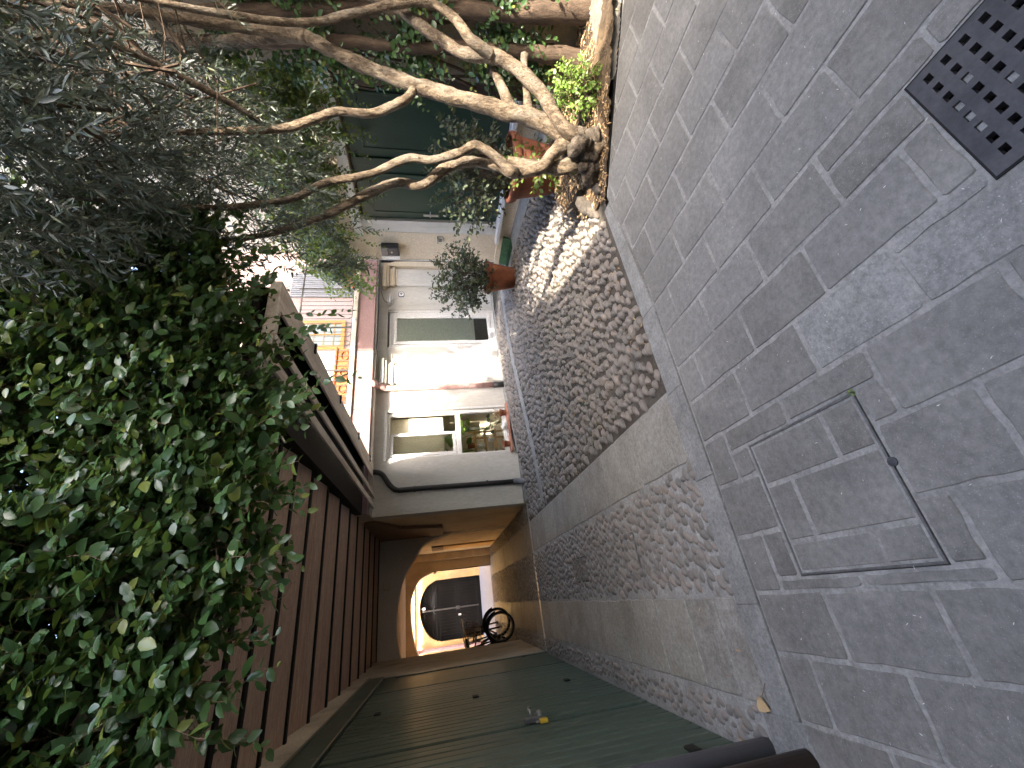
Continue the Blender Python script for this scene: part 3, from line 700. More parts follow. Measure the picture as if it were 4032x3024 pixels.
# unseen houses behind the camera, depth and height shaped to shade the forecourt
ht = thing('tall_house', 'tall rendered house behind the viewer shading the forecourt', 'building')
MB().box(-6, 1.42, -2.7, -2, -.1, 8.7).build('wall', 'plaster_cream', ht)
hl = thing('low_house', 'low unseen annexe behind the viewer, stepped to shape the shade', 'building')
MB().box(1.425, 2.1, -2.7, -2, -.1, 4.35).box(2.1, 2.75, -2.7, -2, -.1, 3.9).build('wall', 'plaster_cream', hl)
# ------------------------------------------------------------------ garage door
gar = thing('garage_door', 'wide dark green folding garage door of grooved boards in the left wall', 'garage door')
fr = MB(); fr.cbox(-.84, -.775, 1.95, 6.90, 2.262, 2.44, .006); fr.cbox(-.84, -.785, 6.79, 6.865, 0, 2.26, .004); fr.build('frame', 'garage', gar)
MB().cbox(-.80, -.765, 1.95, 6.92, 2.441, 2.468, .004).build('drip_ledge', 'garage', gar)
def gleaf(y0, y1, plain=False):
    lf = MB().box(-.86, -.826, y0, y1, .012, 2.258).build('door_leaf', 'garage' if plain else 'greendoor', gar)
    if plain:
        B('board', 'garage', lf, -.826, -.797, y0+.002, y1-.002, .014, 2.255, .005); return lf
    n = max(1, round((y1-y0)/.098)); w_ = (y1-y0)/n
    for i in range(n):
        dx = random.uniform(-.0012, .0012)
        B('board', 'garage', lf, -.826, -.800+dx, y0+i*w_+.005, y0+(i+1)*w_-.005, .014, 2.255, .007)
    return lf
gleaf(5.775, 6.785, True); gleaf(4.685, 5.735); gleaf(3.50, 4.675); gleaf(2.0, 3.465)
B('leaf_edge', 'dark', gar, -.87, -.83, 5.736, 5.774, .02, 2.25)
for yy, zs in ((6.80, (2.07, 1.22, .35)), (4.68, (2.05, 1.18, .30)), (2.50, (.24,))):
    for z0 in zs: B('hinge', 'iron', gar, -.803, -.786, yy-.045, yy+.045, z0-.025, z0+.03, .004)
lk = B('lock_case', 'dull', gar, -.80, -.765, 3.49, 3.545, .80, .93, .006)
MB().tube([(-.765, 3.52, .87), (-.735, 3.52, .88), (-.73, 3.55, .885), (-.73, 3.60, .87)], .009, 8).build('lever', 'steel', lk, True)
MB().lathe([(.02, -.004), (.02, .02), (.012, .028)], (0, 0, 0), 12).build('cylinder', 'steel', lk).matrix_world = Matrix.Translation((-.765, 3.515, .82)) @ Matrix.Rotation(math.pi/2, 4, 'Y')
pl = thing('padlock_tag', 'yellow padlock hanging on the latch of the green garage door', 'padlock')
MB().cbox(-.795, -.772, 3.43, 3.478, .775, .83, .004).build('body', 'yellow', pl); MB().tube([(-.785, 3.44, .83), (-.785, 3.442, .856), (-.785, 3.466, .856), (-.785, 3.468, .83)], .004, 6).build('shackle', 'steel', pl)

# ------------------------------------------------------------------ canopy
ca = thing('wooden_canopy', 'wooden plank canopy over the garage side of the path with battened eave', 'canopy')
edges = [2.42, 3.02, 3.36, 3.76, 4.27, 4.89, 5.53, 6.15, 6.74, 7.36, 7.95, 8.55, 9.17]
for a, b in zip(edges[:-1], edges[1:]):
    zf, zn = 2.68, 2.745
    pr = [(a+.004, zn), (b-.055, zf), (b-.055, zf+.03), (a+.004, zn+.05)]
    MB().prism(pr, 'x', -.799, 1.325).build('plank', 'wood', ca)
    MB().box(-.799, 1.325, b-.052, b-.006, 2.664, 2.72).build('gap_strip', 'wooddark', ca)  # dark strip standing in for the dark gap between planks
MB().box(-.799, 1.40, 2.41, 6.6, 2.83, 2.95).box(-.799, 1.33, 6.6, 9.19, 2.83, 2.899).build('deck', 'wooddark', ca)
MB().cbox(-.799, 1.34, 2.33, 2.399, 2.60, 2.96).build('front_fascia', 'woodgrey', ca)
MB().box(1.33, 2.10, 2.41, 6.60, 2.60, 2.655).box(2.086, 2.104, 2.41, 6.57, 2.479, 2.599).box(1.332, 1.352, 2.41, 6.60, 2.656, 2.828).build('eave_soffit', 'wooddark', ca)
B('eave_crosspiece', 'woodgrey', ca, 1.362, 2.105, 2.345, 2.405, 2.455, 2.53, .005)
for a, b, z0 in ((1.46, 1.545, 2.46), (1.635, 1.705, 2.46), (1.885, 2.105, 2.455)):
    B('eave_batten', 'woodgrey', ca, a, b, 2.406, 6.895 if a < 1.8 else 6.57, z0, z0+.022, .004)
for yy in (3.15, 4.15, 5.25, 6.2): MB().cbox(2.03, 2.125, yy, yy+.03, 2.44, 2.59, .003).build('gutter_strap', 'iron', ca)
rl = thing('terrace_railing', 'thin upright metal bars of the railing above the canopy, behind the vine', 'railing')
for i in range(22): MB().box(-.7+i*.125, -.684+i*.125, 2.50, 2.516, 2.96, 4.15).build('bar', 'dull', rl)
for z0 in (3.05, 4.15): MB().box(-.75, 2.0, 2.495, 2.52, z0, z0+.03).build('rail', 'dull', rl)

# terrace railing and troughs of the back house
tr = thing('terrace_balustrade', 'wrought iron railing with looped feet along the pink terrace edge', 'railing')
for i in range(48):
    x0 = 2.15+i*.105
    if i % 9 == 8: MB().cbox(x0-.015, x0+.015, 6.70, 6.73, 2.93, 4.0).build('post', 'ironlight', tr)
    else: MB().tube([(x0, 6.715, 3.0), (x0, 6.715, 3.92)], .007, 5).build('bar', 'ironlight', tr)
for i in range(23):
    x0 = 2.2+i*.21
    MB().tube([(x0+.045*math.cos(math.pi*k/6), 6.70, 3.02-.05*math.sin(math.pi*k/6)) for k in range(7)], .006, 4).build('loop', 'ironlight', tr)
for z0 in (2.955, 3.92): MB().box(2.1, 7.2, 6.70, 6.73, z0, z0+.02).build('rail', 'ironlight', tr)
def trough(x0, x1, label):
    t = thing('terracotta_trough', label, 'planter', 'terracotta troughs on the terrace')
    zb, zt = 2.94, 3.20
    MB().prism([(x0+.03, zb), (x1-.03, zb), (x1, zt), (x0, zt)], 'y', 6.80, 7.10).build('body', 'terracotta2', t)
    B('rim', 'terracotta2', t, x0-.02, x1+.02, 6.775, 7.12, zt, zt+.045, .01)
    n = max(2, int((x1-x0)/.27))
    for k in range(n):
        cx = x0+(k+.5)*(x1-x0)/n; MB().tube([(cx+.09*math.cos(a), 6.787, 3.07+.065*math.sin(a)) for a in [2*math.pi*q/12 for q in range(13)]], .010, 5).build('relief_swag', 'terracotta2', t)
    return t
trough(3.42, 4.46, 'long orange terracotta trough on the sunlit left part of the terrace, by the white wall')
trough(6.14, 6.74, 'short orange terracotta trough at the right end of the terrace, beside the cream house')

# ------------------------------------------------------------------ pipes, drain, covers
p = thing('black_downpipe', 'black downpipe with an elbow on the grey wall beside the passage', 'downpipe')
MB().tube([(2.03, 6.80, 2.52), (2.03, 6.80, 2.44), (1.98, 6.81, 2.34), (1.80, 6.83, 2.22), (1.715, 6.835, 2.10), (1.715, 6.835, 1.9), (1.70, 6.835, .16)], .043, 12, smooth=4).build('pipe', 'pipeblack', p, True)
MB().tube([(1.70, 6.835, .19), (1.70, 6.835, .10), (1.68, 6.80, .04), (1.66, 6.76, .0)], .052, 12, smooth=3).build('shoe', 'pipegrey', p, True)
for zz in (1.82, .62): MB().lathe([(.05, 0), (.05, .022)], (1.712, 6.835, zz), 12).build('clip', 'pipeblack', p)
p = thing('pink_downpipe', 'faded pink downpipe on the sunlit wall between the window and the white door', 'downpipe')
MB().tube([(3.60, 6.70, 2.54), (3.60, 6.72, 2.45), (3.585, 6.79, 2.34), (3.58, 6.81, 2.24), (3.575, 6.81, .32)], .052, 12, smooth=4).build('pipe', 'pipepink', p, True)
MB().tube([(3.575, 6.81, .34), (3.575, 6.81, .07)], .060, 12).build('shoe', 'pipeblack', p, True)
MB().tube([(3.60, 6.64, 2.58), (3.60, 6.70, 2.47)], .07, 12).build('hopper', 'pipepink', p, True)
for zz in (2.2, 1.2): MB().lathe([(.058, 0), (.058, .022)], (3.578, 6.81, zz), 12).build('clip', 'pipepink', p)
p = thing('grey_downpipe', 'smooth grey downpipe standing beside the garage door at the near left', 'downpipe', None)
MB().tube([(-.765, 2.235, .0), (-.765, 2.235, 2.6)], .043, 20).build('pipe', 'pipegrey', p, True)
p = thing('brown_downpipe', 'dark brown downpipe nearest the viewer, in front of the grey one', 'downpipe', None)
MB().tube([(-.752, 1.985, .0), (-.752, 1.985, 2.6)], .046, 20).build('pipe', 'pipebrown', p, True)

dr = thing('drain_channel', 'narrow slotted metal drain across the path at the passage mouth', 'drain')
dm = MB(); dm.box(-.78, 1.32, 6.81, 6.823, -.03, .007).box(-.78, 1.32, 6.849, 6.862, -.03, .007); dm.build('rim', 'steel', dr)
for i in range(60): MB().box(-.775+i*.035, -.775+i*.035+.018, 6.823, 6.849, -.02, .006).build('bridge', 'steel', dr)
MB().box(-.78, 1.32, 6.823, 6.849, -.05, -.02).build('trough', 'dark', dr)

mc = thing('manhole_cover', 'square inspection cover filled with slate pieces in the pavement', 'manhole cover')
x0, x1, y0, y1 = MH; fm = MB(); gp = MB()
for k, w_ in ((0, .006),): 
    gp.box(x0-.002, x1+.002, y0-.002, y1+.002, -.07, -.055)
gp.build('pit', 'dark', mc)
a = .007; t = .008
fm.cbox(x0+a, x0+a+t, y0+a, y1-a, -.05, .0015, .001); fm.cbox(x1-a-t, x1-a, y0+a, y1-a, -.05, .0015, .001); fm.cbox(x0+a+t, x1-a-t, y0+a, y0+a+t, -.05, .0015, .001); fm.cbox(x0+a+t, x1-a-t, y1-a-t, y1-a, -.05, .0015, .001); fm.build('metal_rim', 'dull', mc)
b = a+t+.0005
MB().box(x0+b, x1-b, y0+b, y1-b, -.05, -.003).build('mortar_bed', 'mortar', mc)
cols = [x0+b, .05, .29, x1-b]
cuts = {0: [y0+b, 1.26, y1-b], 1: [y0+b, 1.49, y1-b], 2: [y0+b, 1.24, y1-b]}
for i in range(3):
    ys = cuts[i]
    for c0, c1 in zip(ys[:-1], ys[1:]):
        MB().poly([(cols[i]+.010, c0+.010), (cols[i+1]-.010, c0+.010), (cols[i+1]-.010, c1-.010), (cols[i]+.010, c1-.010)], -.04, .0005, .004).build('inlay_slab', 'slate', mc)
for (xx, yy) in ((-.083, 1.32), (.20, 1.653)):
    pass
MB().lathe([(.016, 0), (.016, .004), (.008, .006)], (-.079+.31, 1.081, -.002), 10).build('lifting_socket', 'castiron', mc)

gr = thing('drain_grate', 'cast iron drain grate with rows of small square holes at the near edge', 'drain grate')
gx0, gx1, gy0, gy1 = .803, 1.217, -.1, .474
hx = [.85+.0472*i for i in range(8)]; hy = [.43-.047*k for k in range(11)]; hs = .0125
gm = MB(); xsn = [gx0]; 
for h in hx: xsn += [h-hs, h+hs]
xsn.append(gx1); ysn = [gy0]
for h in hy[::-1]: ysn += [h-hs*.75, h+hs*.75]
ysn.append(gy1)
filled = {(2, 0), (3, 0), (4, 0), (3, 2), (5, 1)}
for i in range(len(xsn)-1):
    for j in range(len(ysn)-1):
        if i % 2 and j % 2: continue
        gm.box(xsn[i], xsn[i+1], ysn[j], ysn[j+1], -.022, .0025)
g_o = gm.build('plate', 'castiron', gr)
bmx = bmesh.new(); bmx.from_mesh(g_o.data); bmesh.ops.remove_doubles(bmx, verts=bmx.verts, dist=1e-5)
dup = {}
for f in bmx.faces: dup.setdefault(tuple(sorted(v.index for v in f.verts)), []).append(f)
bmesh.ops.delete(bmx, geom=[f for L in dup.values() if len(L) > 1 for f in L], context='FACES_ONLY')
bmx.to_mesh(g_o.data); bmx.free()
MB().box(gx0+.002, gx1-.002, gy0, gy1-.002, -.10, -.09).build('pit', 'dark', gr)
fl = MB()
for i, k in filled: fl.box(hx[i]-hs, hx[i]+hs, hy[k]-hs*.7, hy[k]+hs*.7, -.02, -.006)
fl.build('grit_fill', 'cement', gr)
for xx in (gx0-.006, gx1): MB().box(xx, xx+.006, gy0, gy1+.006, -.04, .001).build('frame_edge', 'iron', gr)
MB().box(gx0, gx1, gy1, gy1+.006, -.04, .001).build('frame_edge', 'iron', gr)

# ------------------------------------------------------------------ wall fittings
o = thing('house_number_plate', 'small white number plate reading 4 beside the white door', 'number plate')
pts = []
for k in range(16):
    a = 2*math.pi*(k+.5)/16; c_, s_ = math.cos(a), math.sin(a); pts.append((5.845+.066*abs(c_)**.6*np.sign(c_), 2.065+.062*abs(s_)**.6*np.sign(s_)))
MB().prism(pts, 'y', 6.885, 6.899).build('border', 'blue', o)
MB().prism([(5.845+(p_[0]-5.845)*.83, 2.065+(p_[1]-2.065)*.83) for p_ in pts], 'y', 6.8825, 6.8849).build('face', 'white', o)
dg = MB(); dg.box(5.858, 5.868, 6.880, 6.8824, 2.035, 2.10).box(5.822, 5.878, 6.880, 6.8824, 2.052, 2.062)
dg.prism([(5.822, 2.0622), (5.832, 2.0622), (5.8679, 2.10), (5.858, 2.1002)], 'y', 6.8802, 6.8826); dg.build('digit', 'blue', o)
o = thing('bulkhead_lamp', 'oval white bulkhead lamp with a guard above the number plate', 'lamp')
def oval(cx, cz, a, b, n=20): return [(cx+a*math.cos(2*math.pi*k/n), cz+b*math.sin(2*math.pi*k/n)) for k in range(n)]
MB().prism(oval(5.67, 2.285, .125, .062), 'y', 6.86, 6.899).build('base', 'white', o); MB().prism(oval(5.67, 2.285, .095, .045), 'y', 6.81, 6.859).build('lens', 'steel', o)
MB().tube([(5.55, 6.85, 2.285), (5.60, 6.80, 2.285), (5.74, 6.80, 2.285), (5.79, 6.85, 2.285)], .008, 6, smooth=3).build('guard', 'white', o)
o = thing('letterbox', 'dark metal letterbox with a pale flap on the cream wall left of the green door', 'letterbox')
MB().cbox(5.04, 5.149, 4.83, 5.06, 1.93, 2.20, .008).build('body', 'castiron', o); MB().cbox(5.02, 5.039, 5.0, 5.065, 1.925, 2.205, .003).build('side_plate', 'white', o)
MB().cbox(5.02, 5.039, 4.83, 4.998, 2.10, 2.20, .004).build('flap', 'dull', o)
MB().cbox(5.03, 5.0385, 4.84, 4.99, 1.95, 2.09, .003).build('front_panel', 'castiron', o); MB().lathe([(.014, 0), (.014, .006)], (0, 0, 0), 10).build('lock', 'steel', o).matrix_world = Matrix.Translation((5.03, 4.92, 2.04)) @ Matrix.Rotation(-math.pi/2, 4, 'Y')
o = thing('doorbell', 'small square white doorbell on the cream wall near the green door', 'doorbell')
MB().cbox(5.125, 5.149, 4.68, 4.78, 1.23, 1.31, .006).build('plate', 'white', o); MB().cbox(5.118, 5.1245, 4.70, 4.76, 1.247, 1.293, .003).build('button', 'dull', o)
MB().cbox(5.10, 5.149, 4.672, 4.788, 1.3105, 1.32, .002).build('hood', 'dull', o)

# ------------------------------------------------------------------ pots and things by the walls
def pot(name, label, cat, loc, r0, r1, h, group=None, m='terracotta', lean=0):
    t = thing(name, label, cat, group); t.location = loc; t.rotation_euler = (lean, 0, 0)
    rim = h*.2
    MB().lathe([(r0*.9, 0), (r0, .01), (r1*.93, h-rim), (r1*.93, h-rim+.004)], (0, 0, 0), 32).build('body', m, t, True)
    MB().lathe([(r1*.94, h-rim), (r1*1.0, h-rim+.01), (r1*1.05, h-rim*.5), (r1*1.06, h-.02), (r1*1.03, h), (r1*.93, h), (r1*.90, h-.05)], (0, 0, 0), 32).build('rim', m, t, True)
    MB().lathe([(r1*.9, 0), (r1*.86, .012)], (0, 0, h-.055), 24).build('soil', 'soil', t)
    return t
pot1 = pot('terracotta_pot', 'round terracotta pot with a loose grey green bush, in front of the cream house corner', 'plant pot', (4.40, 4.78, .155), .155, .235, .46)
pot2 = pot('terracotta_pot', 'large terracotta pot half hidden behind the olive trunks', 'plant pot', (4.06, 2.72, .09), .24, .33, .50, m='terracotta3')
w1 = pot('small_pot', 'small terracotta pot at the left end of the brick window sill', 'plant pot', (2.39, 6.845, .16), .05, .065, .125, 'pots on the window sill')
w2 = pot('small_pot', 'small terracotta pot with a dry sprig at the right end of the brick window sill', 'plant pot', (3.0, 6.845, .16), .05, .065, .12, 'pots on the window sill')
o = thing('white_dish', 'white cup shaped bowl on the brick sill between the two small pots', 'bowl'); MB().lathe([(.04, 0), (.06, .03), (.075, .10), (.07, .10), (.05, .03)], (2.74, 6.845, .16), 16).build('bowl', 'white', o, True); MB().lathe([(.05, 0), (.07, .012)], (2.60, 6.845, .16), 14).build('saucer', 'white', o, True)
o = thing('green_mat', 'green ribbed doormat lying folded at the foot of the cream wall behind the pot', 'doormat')
MB().prism([(4.86, .12), (5.05, .13), (5.115, .27), (5.09, .28), (5.03, .165), (4.86, .155)], 'y', 4.60, 5.16).build('mat', 'matgreen', o)
for k in range(9): MB().cbox(4.87, 5.03, 4.62+k*.06, 4.64+k*.06, .155, .172, .003).build('rib', 'matgreen', o)

# things standing in the room behind the window
rk = thing('wooden_rack', 'light wooden rack of slats behind the lower window pane', 'rack')
for xx in (2.40, 2.85):
    for yy in (7.4, 7.75): B('leg', 'lightwood', rk, xx, xx+.03, yy, yy+.03, .06, .85)
for zz in (.30, .50, .70):
    for k in range(4): B('slat', 'lightwood', rk, 2.36, 2.92, 7.40+k*.09, 7.44+k*.09, zz, zz+.02)
i = 0
for x_, z_, mm, lab in ((2.43, .72, 'terracotta2', 'small orange pot on the top slats of the rack, left'), (2.66, .72, 'terracotta2', 'small orange pot on the top slats of the rack, middle')):
    t = pot('small_pot', lab, 'plant pot', (x_, 7.6, z_), .05, .07, .13, 'pots on the wooden rack', mm)
for x_, z_, lab in ((2.5, .52, 'white jar on the middle shelf of the rack, left of a taller one'), (2.64, .52, 'taller white jar on the middle shelf of the rack'), (2.75, .32, 'squat white jar on the lowest shelf of the rack')):
    t = thing('jar', lab, 'jar', 'white jars on the rack'); MB().lathe([(.035, 0), (.045, .01), (.045, .10), (.03, .13 if 'taller' not in lab else .16)], (x_, 7.56, z_), 14).build('body', 'white', t, True); MB().lathe([(.032, 0), (.032, .02)], (x_, 7.56, z_+(.13 if 'taller' not in lab else .16)), 12).build('lid', 'lightwood', t)
def indoor_plant(label, base, h, n, sz, seed):
    t = thing('house_plant', label, 'plant', 'plants behind the window'); r = np.random.default_rng(seed); M_ = []
    for k in range(n):
        a = r.uniform(0, 6.28); tip = np.array(base)+np.array([math.cos(a)*r.uniform(.05, .22), math.sin(a)*r.uniform(.03, .12)-.05, h*r.uniform(.55, 1.0)])
        mid = (np.array(base)+tip)/2+np.array([0, 0, .06]); MB().tube([base, mid, tip], .004, 5, smooth=3).build('stem', 'bright', t)
        M_.append(frame_mat(tip, np.array([math.cos(a), -.6+math.sin(a)*.3, -.2]), np.array([r.uniform(-.4, .4), -.7, .7]), sz*r.uniform(.7, 1.1)))
    lv = [(p_[0]*1.5, p_[1], p_[2]) for p_ in VLEAF[0]]
    pieces('leaf', lv, VLEAF[1], M_, 'bright', t, True); return t
indoor_plant('broad leaved green plant behind the window, left side above the pots', (2.48, 7.35, .75), .55, 9, .20, 3)
indoor_plant('broad leaved green plant behind the window, right of the rack', (2.88, 7.32, .45), .62, 11, .17, 5)
indoor_plant('low leafy plant behind the lower pane near the right pot', (2.98, 7.25, .2), .35, 8, .10, 8)

# ------------------------------------------------------------------ bicycle in the passage
def bicycle(label, off):
    bk = thing('bicycle', label, 'bicycle', 'bicycles in the passage')
    def wheel(c, ax, label=None):
        c = Vector(c); ax = Vector(ax).normalized(); e1 = ax.cross(Vector((0, 0, 1))).normalized(); e2 = Vector((0, 0, 1)); R = .275
        ring = lambda r: [c+e1*(r*math.cos(2*math.pi*k/28))+e2*(r*math.sin(2*math.pi*k/28)) for k in range(29)]
        wh = MB().tube(ring(R), .021, 8).build('wheel', 'rubber', bk, True); MB().tube(ring(R-.028), .011, 6).build('rim', 'dull', wh, True)
        sp = MB()
        for k in range(14):
            a_ = 2*math.pi*k/14; sp.tube([c, c+e1*(R*.9*math.cos(a_))+e2*(R*.9*math.sin(a_))], .0022, 4)
        o_ = sp.build('spokes', 'steel', wh); MB().tube([c-ax*.045, c+ax*.045], .02, 8).build('hub', 'dull', wh)
        MB().tube([c+e1*((R+.035)*math.cos(t_))+e2*((R+.035)*math.sin(t_)) for t_ in [math.pi*(.1+.8*k/10) for k in range(11)]], .018, 6).build('mudguard', 'iron', bk, True)
    F_, Rr = Vector((-.56, 9.62, .30)), Vector((-1.0, 10.55, .30))
    wheel(F_, (.25, 1, 0)); wheel(Rr, (.9, .43, 0))
    hd = Vector((-.60, 9.72, .78)); st_ = Vector((-.90, 10.33, .80)); bb = Vector((-.80, 10.12, .28))
    for nm, pts, rr in (('fork', [F_, (-.585, 9.68, .6), hd], .016), ('frame_tube', [hd, st_], .016), ('frame_tube', [(-.595, 9.71, .66), bb], .018), ('frame_tube', [bb, st_], .016), ('frame_tube', [bb, Rr], .012), ('frame_tube', [st_, Rr], .010), ('seat_post', [st_, (-.92, 10.37, .92)], .013), ('stem', [hd, (-.61, 9.70, 1.0)], .013)):
        MB().tube(pts, rr, 8).build(nm, 'iron', bk, True)
    MB().tube([(-.86, 9.90, 1.0), (-.80, 9.78, 1.04), (-.61, 9.70, 1.02), (-.42, 9.70, 1.05), (-.34, 9.82, 1.0)], .012, 8, smooth=4).build('handlebar', 'steel', bk, True)
    MB().cbox(-.06, .06, -.12, .12, 0, .05, .02).build('saddle', 'rubber', bk).matrix_world = Matrix.Translation((-.92, 10.37, .92)) @ Matrix.Rotation(.43, 4, 'Z')
    bs = MB()
    for k in range(16):
        a_ = 2*math.pi*k/16; bs.tube([(-.62+.12*math.cos(a_), 9.58+.10*math.sin(a_), .72), (-.62+.17*math.cos(a_), 9.58+.14*math.sin(a_), .97)], .005, 4)
    for q, zz in ((.12, .72), (.145, .84), (.17, .97)): bs.tube([(-.62+q*math.cos(2*math.pi*k/16), 9.58+q*.83*math.sin(2*math.pi*k/16), zz) for k in range(17)], .006, 4)
    bs.build('basket', 'woodbrown', bk)
    MB().tube([(-.9, 10.15, .32), (-.8, 10.0, .1)], .01, 6).build('crank', 'iron', bk); MB().tube([(-1.02, 10.2, .3), (-.98, 10.1, .012)], .009, 6).build('kickstand', 'dull', bk)
    bk.location = off
    return bk
bicycle('dark bicycle with a basket parked nearest the passage mouth, front wheel turned', (0, 0, 0))
bicycle('dark bicycle half hidden behind the first one in the passage', (.06, .55, 0))

sg = thing('strip_grate', 'small ribbed metal drain cover set among the cobbles of the central strip', 'drain cover')
for k in range(9): B('rib', 'dull', sg, .03, .25, 4.36+k*.05, 4.385+k*.05, -.01, .008, .003)
MB().box(.02, .26, 4.34, 4.80, -.02, -.002).build('pan', 'dark', sg)
sf = thing('inset_frame', 'square metal frame filled with cobbles in the central strip', 'drain frame')
for a_ in ((.02, .31, 3.10, 3.105), (.02, .31, 3.35, 3.355), (.02, .025, 3.105, 3.35), (.305, .31, 3.105, 3.35)): MB().box(*a_, -.02, .007).build('bar', 'dull', sf)
# ------------------------------------------------------------------ trees and plants
def twig(r, p, d, n, step, size, droop, spread, face, pair=False, wob=.25, L=None, T=None, nrm_rand=.5):
    """walks a drooping shoot from p along d; collects leaf matrices in L and stem points in T"""
    p = np.array(p, float); d = np.array(d, float); d /= np.linalg.norm(d); pts = [p.copy()]; s = 1 if r.random() < .5 else -1
    for k in range(n):
        d = d+r.normal(0, wob, 3)*.35+np.array([0, 0, -droop]); d /= np.linalg.norm(d); p = p+d*step; pts.append(p.copy())
        side = np.cross(d, face+r.normal(0, .25, 3)); side /= np.linalg.norm(side)+1e-9
        for q in ((1, -1) if pair else (s,)):
            ld = side*q*spread+d*.6+np.array([0, 0, -.25])+r.normal(0, .25, 3)
            nr = face+r.normal(0, nrm_rand, 3)
            taper = .65+.5*math.sin(math.pi*min(1, (k+1.5)/(n+1)))
            L.append(frame_mat(p, ld, nr, size*taper*r.uniform(.6, 1.35)))
        s = -s
    T.append(pts)

def stems(T, rad0, name, m, parent, sides=3):
    V, F, n = [], [], 0
    for pts in T:
        m_ = len(pts)
        for i, p in enumerate(pts):
            r_ = rad0*(1-.75*i/max(1, m_-1))
            for k in range(sides):
                a = 2*math.pi*k/sides; V.append((p[0]+r_*math.cos(a), p[1]+r_*math.sin(a)*.8, p[2]+r_*math.sin(a)*.6))
        for i in range(m_-1):
            for k in range(sides): F.append((n+i*sides+k, n+i*sides+(k+1) % sides, n+(i+1)*sides+(k+1) % sides, n+(i+1)*sides+k))
        n += m_*sides
    me = bpy.data.meshes.new(name); me.from_pydata(V, [], F); me.materials.append(MT[m]); o = bpy.data.objects.new(name, me); COL.objects.link(o); o.parent = parent; o['kind'] = 'stuff'; return o

CAM = np.array([0, 0, CAM_H]); FWD = np.array(_f)
def split_leaves(L, tmpl, m, parent, big=300, name='leaf', stuff='foliage', smooth=True):
    A = np.array(L); P = A[:, :, 3]-CAM; d = np.linalg.norm(P, axis=1); sc = np.linalg.norm(A[:, :, 1], axis=1)
    c = P @ np.array(_f); u = P @ np.array(_r2); v = P @ np.array(_u2)
    vis = (c > .3) & (np.abs(u/c) < 1512/1598) & (np.abs(v/c) < 2016/1598)
    score = np.where(vis, sc/d, 0); o = np.argsort(-score)
    pieces(name, *tmpl, A[o[:big]], m, parent, smooth)
    if len(o) > big: bulk(stuff, *tmpl, A[o[big:]], m, parent, smooth=smooth)

# --- the vine on the canopy
r = np.random.default_rng(4)
vt = thing('climbing_vine', 'dense dark green vine tumbling over the canopy and its railing', 'vine')
BX = [-2.5, -.5, -.26, 0, .21, .54, .8, 1.0, 1.25, 1.48, 1.78, 2.0, 2.35, 2.7]
BZ = [2.58, 2.52, 2.40, 2.38, 2.33, 2.31, 2.32, 2.30, 2.38, 2.46, 2.60, 2.66, 2.78, 2.9]
L, T = [], []
face = np.array([.05, -.75, .65])
for k in range(4800):
    x = r.uniform(-2.0, 2.55); zb = np.interp(x, BX, BZ)
    z = zb+.08+(4.45-zb)*r.random()**1.25
    bulge = .20*mnoise.noise(Vector((x*1.7, z*1.9, 2)))+.10*mnoise.noise(Vector((x*4, z*4, 5)))
    y = 2.30-bulge*1.2+r.uniform(-.05, .10)
    if bulge < -.12 and r.random() < .5: continue
    d = (r.normal(0, .5), -.55+r.normal(0, .25), r.normal(.25, .55))
    twig(r, (x, y, z), d, int(r.integers(6, 13)), .036, .066, .05, .9, face, L=L, T=T)
for k in range(2300):                                    # inner layers, leaves only in the gloom
    x = r.uniform(-2.2, 2.6); z = 3.0+1.45*r.random(); y = r.uniform(2.42, 3.3)
    twig(r, (x, y, z), r.normal(0, 1, 3), 11, .04, .08, .03, .9, face, L=L, T=T)
for k in range(700):                                    # top over the canopy deck
    x = r.uniform(-1.6, 2.5); y = r.uniform(2.4, 3.4); twig(r, (x, y, r.uniform(4.0, 4.5)), (r.normal(0, .5), r.normal(-.3, .5), .3), 10, .04, .07, .05, .9, np.array([0, -.3, 1.]), L=L, T=T)
for k in range(190):  # unseen shoots added above the vine to dapple the back wall
    twig(r, (r.uniform(1.0, 2.5), r.uniform(2.2, 2.8), r.uniform(4.4, 5.9)), (r.normal(0, .5), r.normal(0, .4), .8), 10, .04, .07, .03, .9, face, L=L, T=T)
# shoots dangling below the edge
for (x, y, z, n) in ((1.66, 2.32, 2.62, 24), (1.72, 2.28, 2.45, 16), (1.22, 2.2, 2.45, 9), (1.02, 2.15, 2.33, 12), (.98, 2.2, 2.4, 22), (.55, 2.2, 2.3, 8), (-.05, 2.25, 2.38, 9), (-.28, 2.2, 2.35, 10), (.2, 2.2, 2.30, 7), (1.5, 2.3, 2.45, 9), (2.1, 2.4, 2.6, 8)):
    for q in range(1 if n > 15 else 3): twig(r, (x+r.normal(0, .03), y, z+r.uniform(0, .15)), (r.normal(.1, .2), -.1, -.7), n, .032, .058, .06, .9, face, L=L, T=T, wob=.35)
split_leaves(L, VLEAF, 'vine', vt); stems(T, .0034, 'shoots', 'woodbrown', vt)
for k in range(9):
    x = -1.2+k*.45; MB().tube([(x+r.normal(0, .1), 2.6, 2.96), (x+r.normal(0, .1), 2.55, 3.4), (x+r.normal(0, .15), 2.5, 3.9), (x+r.normal(0, .2), 2.5, 4.35)], [.02, .016, .012, .007], 7, .2, smooth=4, seed=k).build('stem', 'vinebark', vt, True)

